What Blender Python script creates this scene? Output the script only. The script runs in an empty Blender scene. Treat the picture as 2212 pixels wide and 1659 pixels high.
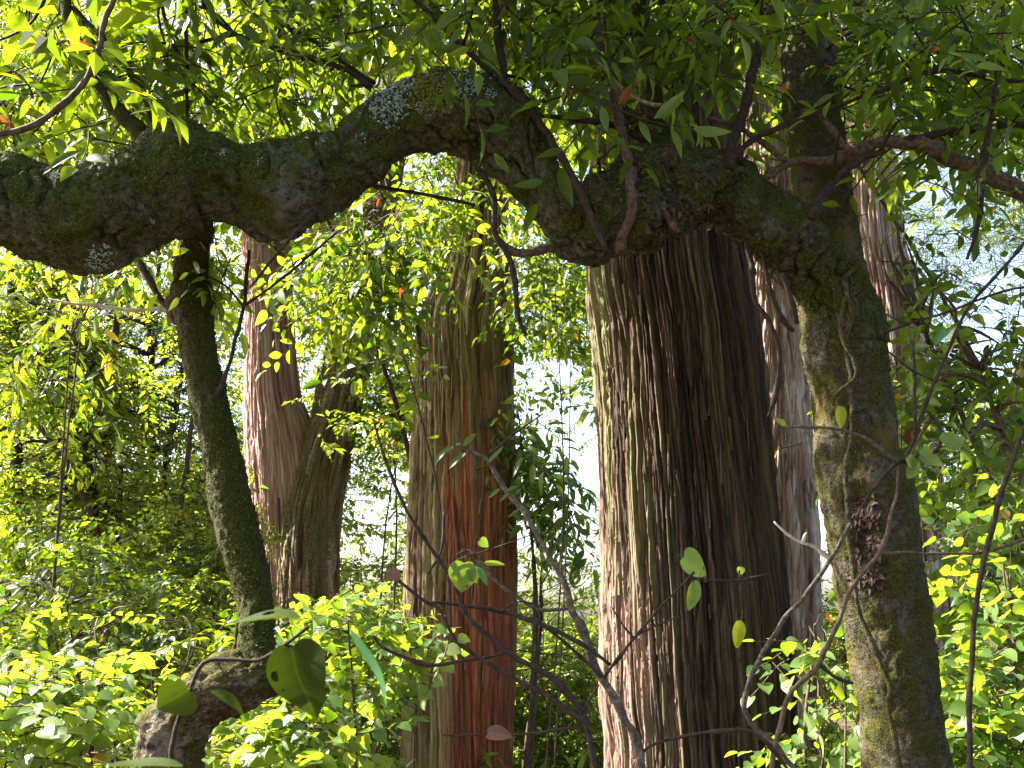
import bpy, math
import numpy as np
from mathutils import Vector

PI = math.pi
C = bpy.context.scene.collection
SC = bpy.context.scene

# ------------------------------------------------------------------ camera
HF = math.radians(55.0); PITCH = math.radians(14.0); CAMZ = 1.6
FPX = 1106.0 / math.tan(HF / 2)
CAM = np.array([0.0, 0.0, CAMZ])
FWD = np.array([0.0, math.cos(PITCH), math.sin(PITCH)])
UPV = np.array([0.0, -math.sin(PITCH), math.cos(PITCH)])

def ray(px, py):
    px = np.asarray(px, float); py = np.asarray(py, float)
    u = (px - 1106.0) / FPX; v = -(py - 829.5) / FPX
    d = FWD + np.multiply.outer(v, UPV)
    d = d + np.multiply.outer(u, np.array([1.0, 0, 0]))
    return d

def at(px, py, Y):
    """world point at ground distance Y seen where the survey grid of the photo has (px, py)"""
    d = ray(px, py)
    t = np.asarray(Y, float) / d[..., 1]
    return CAM + d * t[..., None] if d.ndim > 1 else CAM + d * t

def mpp(px, py, Y):
    return (np.asarray(Y, float) / ray(px, py)[..., 1]) / FPX   # metres per grid unit

def project(P):
    q = P - CAM
    w = q @ FWD
    return 1106 + FPX * q[:, 0] / w, 829.5 - FPX * (q @ UPV) / w

cam = bpy.data.cameras.new('camera'); cam.sensor_width = 36
cam.lens = 18 / math.tan(HF / 2); cam.clip_end = 2000; cam.clip_start = 0.02
cam.dof.use_dof = True; cam.dof.focus_distance = 4.6; cam.dof.aperture_fstop = cam.lens / 2.8
co = bpy.data.objects.new('camera', cam); C.objects.link(co)
co.location = CAM; co.rotation_euler = (PI / 2 + PITCH, 0, 0)
SC.camera = co

# ------------------------------------------------------------------ numpy noise
def _h(ix, iy, iz, s):
    n = (ix.astype(np.int64) * 374761393 + iy.astype(np.int64) * 668265263 + iz.astype(np.int64) * 2147483647 + s * 144665) & 0xFFFFFFFF
    n = ((n ^ (n >> 13)) * 1274126177) & 0xFFFFFFFF
    n = ((n ^ (n >> 16)) * 2246822519) & 0xFFFFFFFF
    return ((n ^ (n >> 15)) & 0xFFFFFF) / float(0xFFFFFF)

def vnoise(p, s=0):
    i = np.floor(p); f = p - i; f = f * f * (3 - 2 * f)
    i = i.astype(np.int64); r = 0
    for dx in (0, 1):
        wx = f[:, 0] if dx else 1 - f[:, 0]
        for dy in (0, 1):
            wy = f[:, 1] if dy else 1 - f[:, 1]
            for dz in (0, 1):
                wz = f[:, 2] if dz else 1 - f[:, 2]
                r = r + wx * wy * wz * _h(i[:, 0] + dx, i[:, 1] + dy, i[:, 2] + dz, s)
    return r

def fbm(p, o=4, s=0, g=0.5):
    a, t, n = 1.0, 0, 0
    for k in range(o):
        t = t + a * vnoise(p * 2.03 ** k, s + k); n += a; a *= g
    return t / n

def worley(p, s=0):
    i = np.floor(p).astype(np.int64); f1 = np.full(len(p), 9.0); f2 = f1.copy(); idv = np.zeros(len(p))
    for dx in (-1, 0, 1):
        for dy in (-1, 0, 1):
            for dz in (-1, 0, 1):
                cx, cy, cz = i[:, 0] + dx, i[:, 1] + dy, i[:, 2] + dz
                q = np.stack([cx + _h(cx, cy, cz, s), cy + _h(cx, cy, cz, s + 7), cz + _h(cx, cy, cz, s + 13)], 1) - p
                d = np.sqrt((q * q).sum(1))
                m = d < f1
                f2 = np.where(m, f1, np.minimum(f2, d))
                idv = np.where(m, _h(cx, cy, cz, s + 21), idv)
                f1 = np.where(m, d, f1)
    return f1, f2, idv

# ------------------------------------------------------------------ mesh helpers
def tag(o, label=None, cat=None, group=None, kind=None):
    if label: o['label'] = label
    if cat: o['category'] = cat
    if group: o['group'] = group
    if kind: o['kind'] = kind
    return o

def thing(name, label, cat, loc, group=None):
    o = bpy.data.objects.new(name, None); C.objects.link(o); o.location = tuple(loc)
    o.empty_display_size = 0.1
    return tag(o, label, cat, group)

def raw_mesh(name, V, F, mats, parent=None, midx=None, attrs=None, smooth=True):
    """V (n,3) world coordinates; F list of int arrays of shape (k,3) or (k,4)"""
    V = np.asarray(V, np.float32)
    q = parent
    while q is not None:
        V = V - np.array(q.location, np.float32); q = q.parent
    me = bpy.data.meshes.new(name)
    me.vertices.add(len(V)); me.vertices.foreach_set('co', V.ravel())
    loops = np.concatenate([f.ravel() for f in F]).astype(np.int32)
    tot = np.concatenate([np.full(len(f), f.shape[1]) for f in F]).astype(np.int32)
    start = np.concatenate([[0], np.cumsum(tot)[:-1]]).astype(np.int32)
    me.loops.add(len(loops)); me.loops.foreach_set('vertex_index', loops)
    me.polygons.add(len(tot)); me.polygons.foreach_set('loop_start', start)
    if not isinstance(mats, (list, tuple)): mats = [mats]
    for m in mats: me.materials.append(m)
    if midx is not None: me.polygons.foreach_set('material_index', np.asarray(midx, np.int32))
    me.update(calc_edges=True)
    me.polygons.foreach_set('use_smooth', np.full(len(tot), smooth, bool))
    for k, a in (attrs or {}).items():
        a = np.asarray(a, np.float32)
        if a.ndim == 1:
            me.attributes.new(k, 'FLOAT', 'POINT').data.foreach_set('value', a)
        else:
            me.attributes.new(k, 'FLOAT_VECTOR', 'POINT').data.foreach_set('vector', a.ravel())
    o = bpy.data.objects.new(name, me); C.objects.link(o)
    if parent is not None: o.parent = parent
    return o

def smooth_path(P, R, step):
    """centripetal-ish Catmull-Rom through P with radii R, resampled about every step metres"""
    P = np.asarray(P, float); R = np.asarray(R, float)
    if len(P) == 2:
        P = np.array([P[0], (P[0] + P[1]) / 2, P[1]]); R = np.array([R[0], R.mean(), R[1]])
    Q = np.column_stack([P, R])
    E = np.vstack([2 * Q[0] - Q[1], Q, 2 * Q[-1] - Q[-2]])
    out = []
    for k in range(len(P) - 1):
        a, b, c, d = E[k:k + 4]
        L = np.linalg.norm(P[k + 1] - P[k]); n = max(2, int(math.ceil(L / step)))
        t = np.linspace(0, 1, n, endpoint=False)[:, None]
        out.append(0.5 * (2 * b + (c - a) * t + (2 * a - 5 * b + 4 * c - d) * t ** 2 + (3 * b - a - 3 * c + d) * t ** 3))
    out.append(Q[-1][None])
    q = np.vstack(out)
    return q[:, :3], np.maximum(q[:, 3], 1e-4)

def frames(P):
    T = np.gradient(P, axis=0); T /= np.linalg.norm(T, axis=1)[:, None] + 1e-12
    ref = np.array([1.0, 0, 0]) if abs(T[0][0]) < 0.8 else np.array([0, 1.0, 0])
    N = np.zeros_like(T); n = ref - T[0] * (ref @ T[0]); n /= np.linalg.norm(n)
    for i in range(len(P)):
        n = n - T[i] * (n @ T[i]); n /= np.linalg.norm(n); N[i] = n
    return T, N, np.cross(T, N)

def tube(P, R, seg, disp=None, twist=0.0, caps=True, rscale=None):
    """returns V, F list, bark coordinate (straightened), outward normals"""
    T, N, B = frames(P)
    s = np.concatenate([[0], np.cumsum(np.linalg.norm(np.diff(P, axis=0), axis=1))])
    th = np.linspace(0, 2 * PI, seg, endpoint=False)
    ct, st = np.cos(th), np.sin(th)
    D = N[:, None, :] * ct[None, :, None] + B[:, None, :] * st[None, :, None]
    R0 = rscale if rscale else float(np.median(R))
    tt = th[None, :] + twist * s[:, None]
    bc = np.stack([np.cos(tt) * R0, np.sin(tt) * R0, np.repeat(s[:, None], seg, 1)], 2).reshape(-1, 3)
    rr = np.repeat(R[:, None], seg, 1)
    if disp is not None:
        rr = rr + disp(bc, D.reshape(-1, 3), (P[:, None, :] + D * rr[..., None]).reshape(-1, 3)).reshape(rr.shape)
        rr = np.maximum(rr, 0.0005)
    V = (P[:, None, :] + D * rr[..., None]).reshape(-1, 3)
    n = len(P)
    i = np.arange(n - 1)[:, None] * seg; j = np.arange(seg)[None, :]; k = (j + 1) % seg
    F = [np.stack([i + j, i + k, i + seg + k, i + seg + j], 2).reshape(-1, 4)]
    if caps:
        c0, c1 = len(V), len(V) + 1
        V = np.vstack([V, P[0], P[-1] + T[-1] * R[-1] * 0.3]); bc = np.vstack([bc, bc[0], bc[-1]])
        jj = np.arange(seg); kk = (jj + 1) % seg; b = (n - 1) * seg
        F.append(np.stack([np.full(seg, c0), kk, jj], 1)); F.append(np.stack([np.full(seg, c1), b + jj, b + kk], 1))
    return V, F, bc, D.reshape(-1, 3)

class Bag:
    """collects tubes that belong to ONE part"""
    def __init__(s): s.V = []; s.F = []; s.B = []; s.n = 0
    def add(s, V, F, bc):
        s.V.append(V); s.B.append(bc); s.F += [f + s.n for f in F]; s.n += len(V)
    def build(s, name, mat, parent=None):
        t = [f for f in s.F if f.shape[1] == 3]; q = [f for f in s.F if f.shape[1] == 4]
        F = ([np.vstack(q)] if q else []) + ([np.vstack(t)] if t else [])
        return raw_mesh(name, np.vstack(s.V), F, mat, parent, attrs={'bc': np.vstack(s.B)})

def twig_disp(seed, amp=0.12):
    def f(bc, D, W):
        return 0
    return f

def pix_path(L, Y):
    """L rows (px, py, r_px[, Y]); gives world points and metric radii"""
    P, R = [], []
    for row in L:
        y = row[3] if len(row) > 3 else Y
        P.append(at(row[0], row[1], y)); R.append(row[2] * float(mpp(row[0], row[1], y)))
    return np.array(P), np.array(R)

def twig_tube(bag, P, R, seed, step=0.03, seg=7, knobs=True):
    p, r = smooth_path(P, R, step)
    n = len(p)
    w = (fbm(p * 9.0, 2, seed) - 0.5)[:, None] * np.array([1, 1, 1]) * 0.0
    jig = np.stack([fbm(p * 14 + 3.3, 2, seed + 1), fbm(p * 14 + 9.1, 2, seed + 2), fbm(p * 14 + 17.7, 2, seed + 3)], 1) - 0.5
    p = p + jig * (r * 1.6)[:, None] + w
    r = r * (0.82 + 0.45 * vnoise(p * 30, seed + 5))
    if knobs:
        r = r * (1 + 0.45 * (vnoise(p * 17, seed + 6) > 0.78))
    V, F, bc, _ = tube(p, r, seg)
    bag.add(V, F, bc)
    return p, r

# ------------------------------------------------------------------ materials
def new_mat(name):
    m = bpy.data.materials.new(name); m.use_nodes = True
    nt = m.node_tree
    for n in list(nt.nodes): nt.nodes.remove(n)
    out = nt.nodes.new('ShaderNodeOutputMaterial')
    return m, nt, out

class NB:
    def __init__(s, nt): s.nt = nt
    def n(s, t, **k):
        x = s.nt.nodes.new(t)
        for a, b in k.items(): setattr(x, a, b)
        return x
    def l(s, a, b): s.nt.links.new(a, b)
    def attr(s, name): return s.n('ShaderNodeAttribute', attribute_name=name)
    def mapping(s, vec, scale, loc=(0, 0, 0)):
        m = s.n('ShaderNodeMapping'); m.inputs['Scale'].default_value = scale; m.inputs['Location'].default_value = loc
        s.l(vec, m.inputs['Vector']); return m.outputs[0]
    def noise(s, vec, scale=1, detail=4, rough=0.55, dist=0.0):
        x = s.n('ShaderNodeTexNoise'); x.inputs['Scale'].default_value = scale; x.inputs['Detail'].default_value = detail
        x.inputs['Roughness'].default_value = rough; x.inputs['Distortion'].default_value = dist
        s.l(vec, x.inputs['Vector']); return x.outputs['Fac']
    def vor(s, vec, scale=1, feature='F1', rnd=1.0):
        x = s.n('ShaderNodeTexVoronoi', feature=feature); x.inputs['Scale'].default_value = scale
        s.l(vec, x.inputs['Vector']); return x
    def ramp(s, fac, stops, interp='LINEAR'):
        r = s.n('ShaderNodeValToRGB'); cr = r.color_ramp; cr.interpolation = interp
        while len(cr.elements) < len(stops): cr.elements.new(0.5)
        for e, (p, c) in zip(cr.elements, stops):
            e.position = p; e.color = (c[0], c[1], c[2], 1) if isinstance(c, (tuple, list)) else (c, c, c, 1)
        s.l(fac, r.inputs[0]); return r.outputs[0]
    def mix(s, fac, a, b):
        m = s.n('ShaderNodeMix', data_type='RGBA')
        if isinstance(fac, (int, float)): m.inputs[0].default_value = fac
        else: s.l(fac, m.inputs[0])
        for k, v in ((6, a), (7, b)):
            if isinstance(v, (tuple, list)): m.inputs[k].default_value = (*v, 1)
            else: s.l(v, m.inputs[k])
        return m.outputs[2]
    def math(s, op, a, b=0.0, clamp=False):
        m = s.n('ShaderNodeMath', operation=op); m.use_clamp = clamp
        for k, v in ((0, a), (1, b)):
            if isinstance(v, (int, float)): m.inputs[k].default_value = v
            else: s.l(v, m.inputs[k])
        return m.outputs[0]
    def bump(s, h, strength, dist, normal=None):
        b = s.n('ShaderNodeBump'); b.inputs['Strength'].default_value = strength; b.inputs['Distance'].default_value = dist
        s.l(h, b.inputs['Height'])
        if normal is not None: s.l(normal, b.inputs['Normal'])
        return b.outputs[0]

def mat_strip_bark(name, stops, lich, lich_amt, red=None, red_or_lit_dir=None, scale=1.0, seed=0.0, dark=None, dark_dir=None, lich_t=0.52, red_or_lit_h=3.2, red_or_lit_t=(0.60, 0.80)):
    """stringy bark: long vertical strips, each with its own tone; optional bared red streak, or a sunlit side painted paler"""
    m, nt, out = new_mat(name); b = NB(nt)
    bc = b.attr('bc').outputs['Vector']
    off = (seed, seed * 1.7, seed * 0.3)
    tone = b.noise(b.mapping(bc, (11 * scale, 11 * scale, 0.55 * scale), off), 1, 3, 0.6, 0.3)
    fine = b.noise(b.mapping(bc, (75 * scale, 75 * scale, 2.4 * scale), off), 1, 4, 0.65, 0.4)
    tid = b.attr('tone').outputs['Fac']
    tt = b.math('ADD', b.math('MULTIPLY', tone, 0.55), b.math('ADD', b.math('MULTIPLY', fine, 0.38), b.math('MULTIPLY', b.math('SUBTRACT', tid, 0.5), 0.3)))
    col = b.ramp(tt, stops)
    blot = b.noise(b.mapping(bc, (4, 4, 1.0), off), 1.3, 5, 0.6)
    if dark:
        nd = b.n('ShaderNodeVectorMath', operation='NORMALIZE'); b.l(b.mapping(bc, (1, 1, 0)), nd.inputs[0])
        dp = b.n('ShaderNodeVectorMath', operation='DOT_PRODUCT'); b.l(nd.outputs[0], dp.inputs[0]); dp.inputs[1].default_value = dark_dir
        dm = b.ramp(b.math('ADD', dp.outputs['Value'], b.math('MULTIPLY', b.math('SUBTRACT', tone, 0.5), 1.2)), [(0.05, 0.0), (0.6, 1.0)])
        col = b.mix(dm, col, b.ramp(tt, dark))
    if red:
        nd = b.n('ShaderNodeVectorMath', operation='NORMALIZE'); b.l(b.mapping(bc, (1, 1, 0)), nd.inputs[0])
        dp = b.n('ShaderNodeVectorMath', operation='DOT_PRODUCT'); b.l(nd.outputs[0], dp.inputs[0]); dp.inputs[1].default_value = red_or_lit_dir
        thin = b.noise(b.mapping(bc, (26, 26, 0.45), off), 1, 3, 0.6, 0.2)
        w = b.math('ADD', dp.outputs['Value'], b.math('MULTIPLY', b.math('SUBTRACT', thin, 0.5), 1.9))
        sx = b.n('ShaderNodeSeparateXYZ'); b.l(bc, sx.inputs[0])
        low = b.math('MULTIPLY', b.math('SUBTRACT', red_or_lit_h, sx.outputs[2]), 0.42)
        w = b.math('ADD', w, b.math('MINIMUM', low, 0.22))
        mask = b.ramp(b.math('MULTIPLY', w, 0.8), [(red_or_lit_t[0], 0.0), (red_or_lit_t[1], 1.0)])
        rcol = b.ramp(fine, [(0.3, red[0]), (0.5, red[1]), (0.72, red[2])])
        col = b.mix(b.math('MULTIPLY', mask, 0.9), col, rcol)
    sp = b.noise(bc, 55, 3, 0.7)
    lm = b.math('MULTIPLY', b.ramp(b.math('ADD', b.math('MULTIPLY', sp, 0.6), b.math('MULTIPLY', blot, 0.4)), [(lich_t, 0.0), (lich_t + 0.10, 1.0)]), lich_amt)
    col = b.mix(lm, col, lich)
    pr = b.n('ShaderNodeBsdfPrincipled'); b.l(col, pr.inputs['Base Color']); pr.inputs['Roughness'].default_value = 0.9
    pr.inputs['Specular IOR Level'].default_value = 0.2
    bump1 = b.bump(fine, 0.7, 0.012)
    grain = b.noise(b.mapping(bc, (190, 190, 9), off), 1, 2, 0.5)
    b.l(b.bump(grain, 0.5, 0.004, bump1), pr.inputs['Normal']); b.l(pr.outputs[0], out.inputs[0])
    return m

def mat_moss_bark(name, bark, moss, moss_amt, pale, pale_amt, ochre=None, ochre_amt=0.0):
    m, nt, out = new_mat(name); b = NB(nt)
    geo = b.n('ShaderNodeNewGeometry'); p = geo.outputs['Position']
    n1 = b.noise(p, 9, 6, 0.65); n2 = b.noise(p, 42, 5, 0.7); n3 = b.noise(p, 130, 3, 0.7); n4 = b.noise(b.mapping(p, (1, 1, 1), (5, 3, 8)), 5, 5, 0.6)
    wr = b.noise(b.mapping(p, (14, 14, 60), (1, 2, 3)), 1, 3, 0.6, 0.8)
    col = b.ramp(b.math('ADD', b.math('MULTIPLY', n2, 0.4), b.math('ADD', b.math('MULTIPLY', n3, 0.4), b.math('MULTIPLY', wr, 0.2))), [(0.38, bark[0]), (0.5, bark[1]), (0.64, bark[2])])
    pm = b.math('MULTIPLY', b.ramp(b.math('ADD', b.math('MULTIPLY', n4, 0.6), b.math('MULTIPLY', n2, 0.4)), [(0.5, 0.0), (0.58, 1.0)]), pale_amt)
    col = b.mix(pm, col, pale)
    sx = b.n('ShaderNodeSeparateXYZ'); b.l(geo.outputs['Normal'], sx.inputs[0])
    mm = b.math('ADD', b.math('ADD', b.math('MULTIPLY', n1, 0.9), b.math('MULTIPLY', n3, 0.45)), b.math('MULTIPLY', sx.outputs[2], 0.10))
    t = 0.78 - 0.22 * moss_amt
    mask = b.ramp(mm, [(t - 0.05, 0.0), (t + 0.09, 1.0)])
    mcol = b.ramp(n3, [(0.3, moss[0]), (0.55, moss[1]), (0.75, moss[2])])
    col = b.mix(mask, col, mcol)
    if ochre:
        om = b.math('MULTIPLY', b.ramp(b.math('ADD', b.math('MULTIPLY', n4, 0.75), b.math('MULTIPLY', n3, 0.3)), [(0.56, 0.0), (0.64, 1.0)]), ochre_amt)
        col = b.mix(om, col, ochre)
    pr = b.n('ShaderNodeBsdfPrincipled'); b.l(col, pr.inputs['Base Color']); pr.inputs['Roughness'].default_value = 0.92
    pr.inputs['Specular IOR Level'].default_value = 0.15
    h = b.math('ADD', b.math('MULTIPLY', n3, 0.7), b.math('ADD', n2, b.math('MULTIPLY', wr, 0.5)))
    b.l(b.bump(h, 1.0, 0.018), pr.inputs['Normal']); b.l(pr.outputs[0], out.inputs[0])
    return m

def mat_leaf(name, cols, trans, tfac=0.5, rough=0.38, spec=0.5, holes=False, vein=0.25, odd=None, hole_r=0.2):
    """cols: three reflectance tones; trans: two transmitted tones; a per-leaf value picks among them"""
    m, nt, out = new_mat(name); b = NB(nt)
    r = b.attr('rnd').outputs['Fac']; lu = b.attr('lu').outputs['Fac']; lv = b.attr('lv').outputs['Fac']
    geo = b.n('ShaderNodeNewGeometry')
    mott = b.noise(geo.outputs['Position'], 60, 3, 0.6)
    v = b.math('ADD', b.math('MULTIPLY', r, 0.8), b.math('MULTIPLY', mott, 0.2))
    col = b.ramp(v, [(0.1, cols[0]), (0.5, cols[1]), (0.9, cols[2])])
    tc = b.ramp(v, [(0.1, trans[0]), (0.9, trans[1])])
    if odd:
        om = b.ramp(r, [(0.982, 0.0), (0.986, 1.0)])
        col = b.mix(om, col, odd); tc = b.mix(om, tc, odd)
    if vein:
        side = b.math('ABSOLUTE', lu)
        rib = b.ramp(side, [(0.0, 1.0), (0.07, 0.0)])
        wv = b.math('ABSOLUTE', b.math('SINE', b.math('MULTIPLY', b.math('SUBTRACT', lv, b.math('MULTIPLY', side, 0.25)), 26)))
        lat = b.math('MULTIPLY', b.ramp(wv, [(0.0, 1.0), (0.16, 0.0)]), 0.6)
        vm = b.math('MULTIPLY', b.math('MAXIMUM', rib, lat), vein)
        col = b.mix(vm, col, (0.22, 0.32, 0.06)); tc = b.mix(vm, tc, (0.12, 0.22, 0.01))
    pr = b.n('ShaderNodeBsdfPrincipled'); b.l(col, pr.inputs['Base Color'])
    pr.inputs['Roughness'].default_value = rough; pr.inputs['Specular IOR Level'].default_value = spec
    tr = b.n('ShaderNodeBsdfTranslucent'); b.l(tc, tr.inputs['Color'])
    mx = b.n('ShaderNodeMixShader'); mx.inputs[0].default_value = tfac
    b.l(pr.outputs[0], mx.inputs[1]); b.l(tr.outputs[0], mx.inputs[2])
    last = mx.outputs[0]
    if holes:
        cv = b.n('ShaderNodeCombineXYZ'); b.l(lu, cv.inputs[0]); b.l(lv, cv.inputs[1]); b.l(b.math('MULTIPLY', r, 40), cv.inputs[2])
        vo = b.vor(b.mapping(cv.outputs[0], (1.6, 3.2, 1)), 1.0)
        edge = b.math('ADD', vo.outputs['Distance'], b.math('MULTIPLY', mott, 0.10))
        pick = b.ramp(b.n_col(vo), [(0.55, 0.0), (0.56, 1.0)]) if hasattr(b, 'n_col') else None
        hm = b.ramp(edge, [(hole_r, 1.0), (hole_r + .015, 0.0)])
        sepc = b.n('ShaderNodeSeparateColor'); b.l(vo.outputs['Color'], sepc.inputs[0])
        hm = b.math('MULTIPLY', hm, b.math('GREATER_THAN', sepc.outputs[0], 0.45))
        tp = b.n('ShaderNodeBsdfTransparent'); m2 = b.n('ShaderNodeMixShader')
        b.l(hm, m2.inputs[0]); b.l(last, m2.inputs[1]); b.l(tp.outputs[0], m2.inputs[2]); last = m2.outputs[0]
    b.l(last, out.inputs[0])
    return m

def mat_simple(name, stops, scale=30, rough=0.85, bump=0.4, spec=0.2, dist=0.004):
    m, nt, out = new_mat(name); b = NB(nt)
    geo = b.n('ShaderNodeNewGeometry')
    n = b.noise(geo.outputs['Position'], scale, 5, 0.65)
    pr = b.n('ShaderNodeBsdfPrincipled'); b.l(b.ramp(n, stops), pr.inputs['Base Color'])
    pr.inputs['Roughness'].default_value = rough; pr.inputs['Specular IOR Level'].default_value = spec
    b.l(b.bump(n, bump, dist), pr.inputs['Normal']); b.l(pr.outputs[0], out.inputs[0])
    return m

M = {}
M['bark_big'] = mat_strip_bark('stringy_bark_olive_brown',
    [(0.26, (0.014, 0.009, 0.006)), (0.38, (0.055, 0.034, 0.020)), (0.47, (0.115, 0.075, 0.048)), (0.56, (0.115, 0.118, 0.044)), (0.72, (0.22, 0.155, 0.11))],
    (0.13, 0.14, 0.07), 0.15, seed=1.3, red=((0.06, 0.030, 0.024), (0.24, 0.145, 0.11), (0.40, 0.29, 0.24)), red_or_lit_dir=(-0.97, -0.25, 0), red_or_lit_h=2.1, red_or_lit_t=(0.66, 0.95), dark_dir=(0.75, -0.66, 0),  # pale pink here paints a sunlit strip on the lower left limb
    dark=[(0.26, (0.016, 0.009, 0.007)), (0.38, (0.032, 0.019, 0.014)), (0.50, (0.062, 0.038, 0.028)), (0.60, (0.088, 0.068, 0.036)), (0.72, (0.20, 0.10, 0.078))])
M['bark_red'] = mat_strip_bark('stringy_bark_with_red_streak',
    [(0.28, (0.035, 0.017, 0.009)), (0.40, (0.10, 0.062, 0.030)), (0.52, (0.175, 0.135, 0.058)), (0.66, (0.30, 0.24, 0.13))],
    (0.20, 0.22, 0.11), 0.2, red=((0.06, 0.015, 0.010), (0.25, 0.060, 0.032), (0.36, 0.16, 0.06)), red_or_lit_dir=(0.78, -0.63, 0), red_or_lit_t=(0.57, 0.86), seed=4.1)
M['bark_pink'] = mat_strip_bark('stringy_bark_pinkish',
    [(0.28, (0.08, 0.03, 0.024)), (0.40, (0.24, 0.115, 0.095)), (0.52, (0.36, 0.23, 0.195)), (0.66, (0.52, 0.41, 0.37))],
    (0.15, 0.16, 0.09), 0.3, scale=0.9, seed=7.7, red=((0.13, 0.06, 0.05), (0.46, 0.26, 0.24), (0.64, 0.47, 0.45)), red_or_lit_dir=(-0.85, -0.53, 0), red_or_lit_h=12, red_or_lit_t=(0.52, 0.9))  # sunlight on the left side is painted in as paler pink
M['bark_pink_moss'] = mat_strip_bark('stringy_bark_mossy',
    [(0.28, (0.06, 0.025, 0.018)), (0.40, (0.16, 0.085, 0.06)), (0.52, (0.25, 0.16, 0.12)), (0.66, (0.36, 0.27, 0.21))],
    (0.075, 0.080, 0.030), 0.9, scale=0.9, seed=9.7, lich_t=0.45)
M['bark_pale'] = mat_strip_bark('flaky_bark_pale',
    [(0.28, (0.09, 0.036, 0.026)), (0.40, (0.25, 0.14, 0.105)), (0.52, (0.37, 0.26, 0.21)), (0.66, (0.54, 0.44, 0.39))],
    (0.24, 0.25, 0.16), 0.3, seed=11.2)
M['moss_bough'] = mat_moss_bark('mossy_bough_bark', ((0.008, 0.007, 0.006), (0.050, 0.044, 0.035), (0.17, 0.155, 0.135)),
    ((0.010, 0.013, 0.002), (0.050, 0.060, 0.009), (0.13, 0.145, 0.028)), 0.85, (0.16, 0.155, 0.13), 0.5)
M['moss_trunk'] = mat_moss_bark('mossy_trunk_bark', ((0.012, 0.010, 0.007), (0.056, 0.045, 0.031), (0.15, 0.125, 0.095)),
    ((0.018, 0.018, 0.003), (0.056, 0.055, 0.008), (0.12, 0.115, 0.020)), 0.6, (0.16, 0.145, 0.13), 0.5, (0.15, 0.095, 0.010), 0.5)
M['moss_stem'] = mat_moss_bark('mossy_stem_bark', ((0.012, 0.007, 0.004), (0.042, 0.027, 0.013), (0.10, 0.075, 0.038)),
    ((0.012, 0.014, 0.002), (0.042, 0.046, 0.005), (0.10, 0.10, 0.013)), 0.95, (0.20, 0.20, 0.15), 0.12)
M['elbow'] = mat_moss_bark('weathered_base_bark', ((0.012, 0.007, 0.005), (0.055, 0.033, 0.022), (0.17, 0.12, 0.085)),
    ((0.022, 0.024, 0.003), (0.065, 0.062, 0.01), (0.13, 0.12, 0.02)), 0.5, (0.38, 0.32, 0.27), 0.45)
M['twig'] = mat_simple('dark_twig_bark', [(0.35, (0.012, 0.008, 0.006)), (0.7, (0.055, 0.036, 0.026))], 60)
M['twig_brown'] = mat_simple('brown_twig_bark', [(0.35, (0.035, 0.022, 0.016)), (0.7, (0.13, 0.09, 0.07))], 60)
M['twig_pale'] = mat_simple('pale_twig_bark', [(0.35, (0.07, 0.055, 0.04)), (0.52, (0.17, 0.14, 0.11)), (0.7, (0.33, 0.30, 0.25))], 70)
M['twig_grey'] = mat_simple('grey_brown_twig_bark', [(0.35, (0.03, 0.022, 0.017)), (0.55, (0.08, 0.062, 0.048)), (0.7, (0.18, 0.155, 0.125))], 70)
M['twig_white'] = mat_simple('bleached_branch', [(0.3, (0.25, 0.2, 0.17)), (0.7, (0.62, 0.56, 0.5))], 40)
M['deadwood'] = mat_simple('split_dead_wood', [(0.35, (0.02, 0.012, 0.008)), (0.55, (0.075, 0.047, 0.032)), (0.75, (0.20, 0.145, 0.10))], 45, bump=0.8)
M['soil'] = mat_simple('leaf_litter_soil', [(0.3, (0.025, 0.018, 0.010)), (0.5, (0.06, 0.042, 0.022)), (0.7, (0.11, 0.08, 0.035))], 6, bump=1.0, dist=0.05)
M['lichen'] = mat_simple('grey_green_lichen', [(0.3, (0.11, 0.15, 0.12)), (0.7, (0.30, 0.37, 0.32))], 90)
M['ymoss'] = mat_simple('yellow_green_moss', [(0.3, (0.08, 0.085, 0.008)), (0.7, (0.22, 0.22, 0.03))], 120, bump=0.8)
M['mossblade'] = mat_leaf('moss_fronds', [(0.012, 0.015, 0.003), (0.045, 0.050, 0.009), (0.13, 0.135, 0.035)], [(0.02, 0.026, 0.003), (0.06, 0.07, 0.008)], 0.25, 0.8, 0.1, vein=0)
M['litter'] = mat_leaf('dead_leaf_litter', [(0.015, 0.009, 0.007), (0.05, 0.028, 0.02), (0.12, 0.075, 0.055)], [(0.05, 0.02, 0.01), (0.12, 0.05, 0.02)], 0.15, 0.7, 0.2, vein=0)
LF = [(0.020, 0.045, 0.007), (0.050, 0.090, 0.010), (0.10, 0.150, 0.020)]
M['leaf_near'] = mat_leaf('long_canopy_leaf', LF, [(0.06, 0.12, 0.003), (0.30, 0.40, 0.008)], 0.55, 0.45, 0.35, odd=(0.17, 0.045, 0.015))
M['leaf_mid'] = mat_leaf('sunlit_oval_leaf', [(0.025, 0.06, 0.010), (0.07, 0.13, 0.022), (0.17, 0.24, 0.075)], [(0.09, 0.19, 0.006), (0.48, 0.58, 0.018)], 0.52, 0.40, 0.5, odd=(0.45, 0.25, 0.02))
M['leaf_far'] = mat_leaf('small_far_leaf', [(0.025, 0.055, 0.010), (0.075, 0.13, 0.020), (0.14, 0.20, 0.045)], [(0.10, 0.19, 0.008), (0.50, 0.58, 0.025)], 0.52, 0.4, vein=0, odd=(0.40, 0.16, 0.03))
M['leaf_bush'] = mat_leaf('bush_leaf', [(0.020, 0.05, 0.008), (0.055, 0.11, 0.018), (0.15, 0.22, 0.07)], [(0.03, 0.09, 0.003), (0.38, 0.48, 0.012)], 0.48, 0.38, 0.55, odd=(0.30, 0.17, 0.03))
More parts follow.
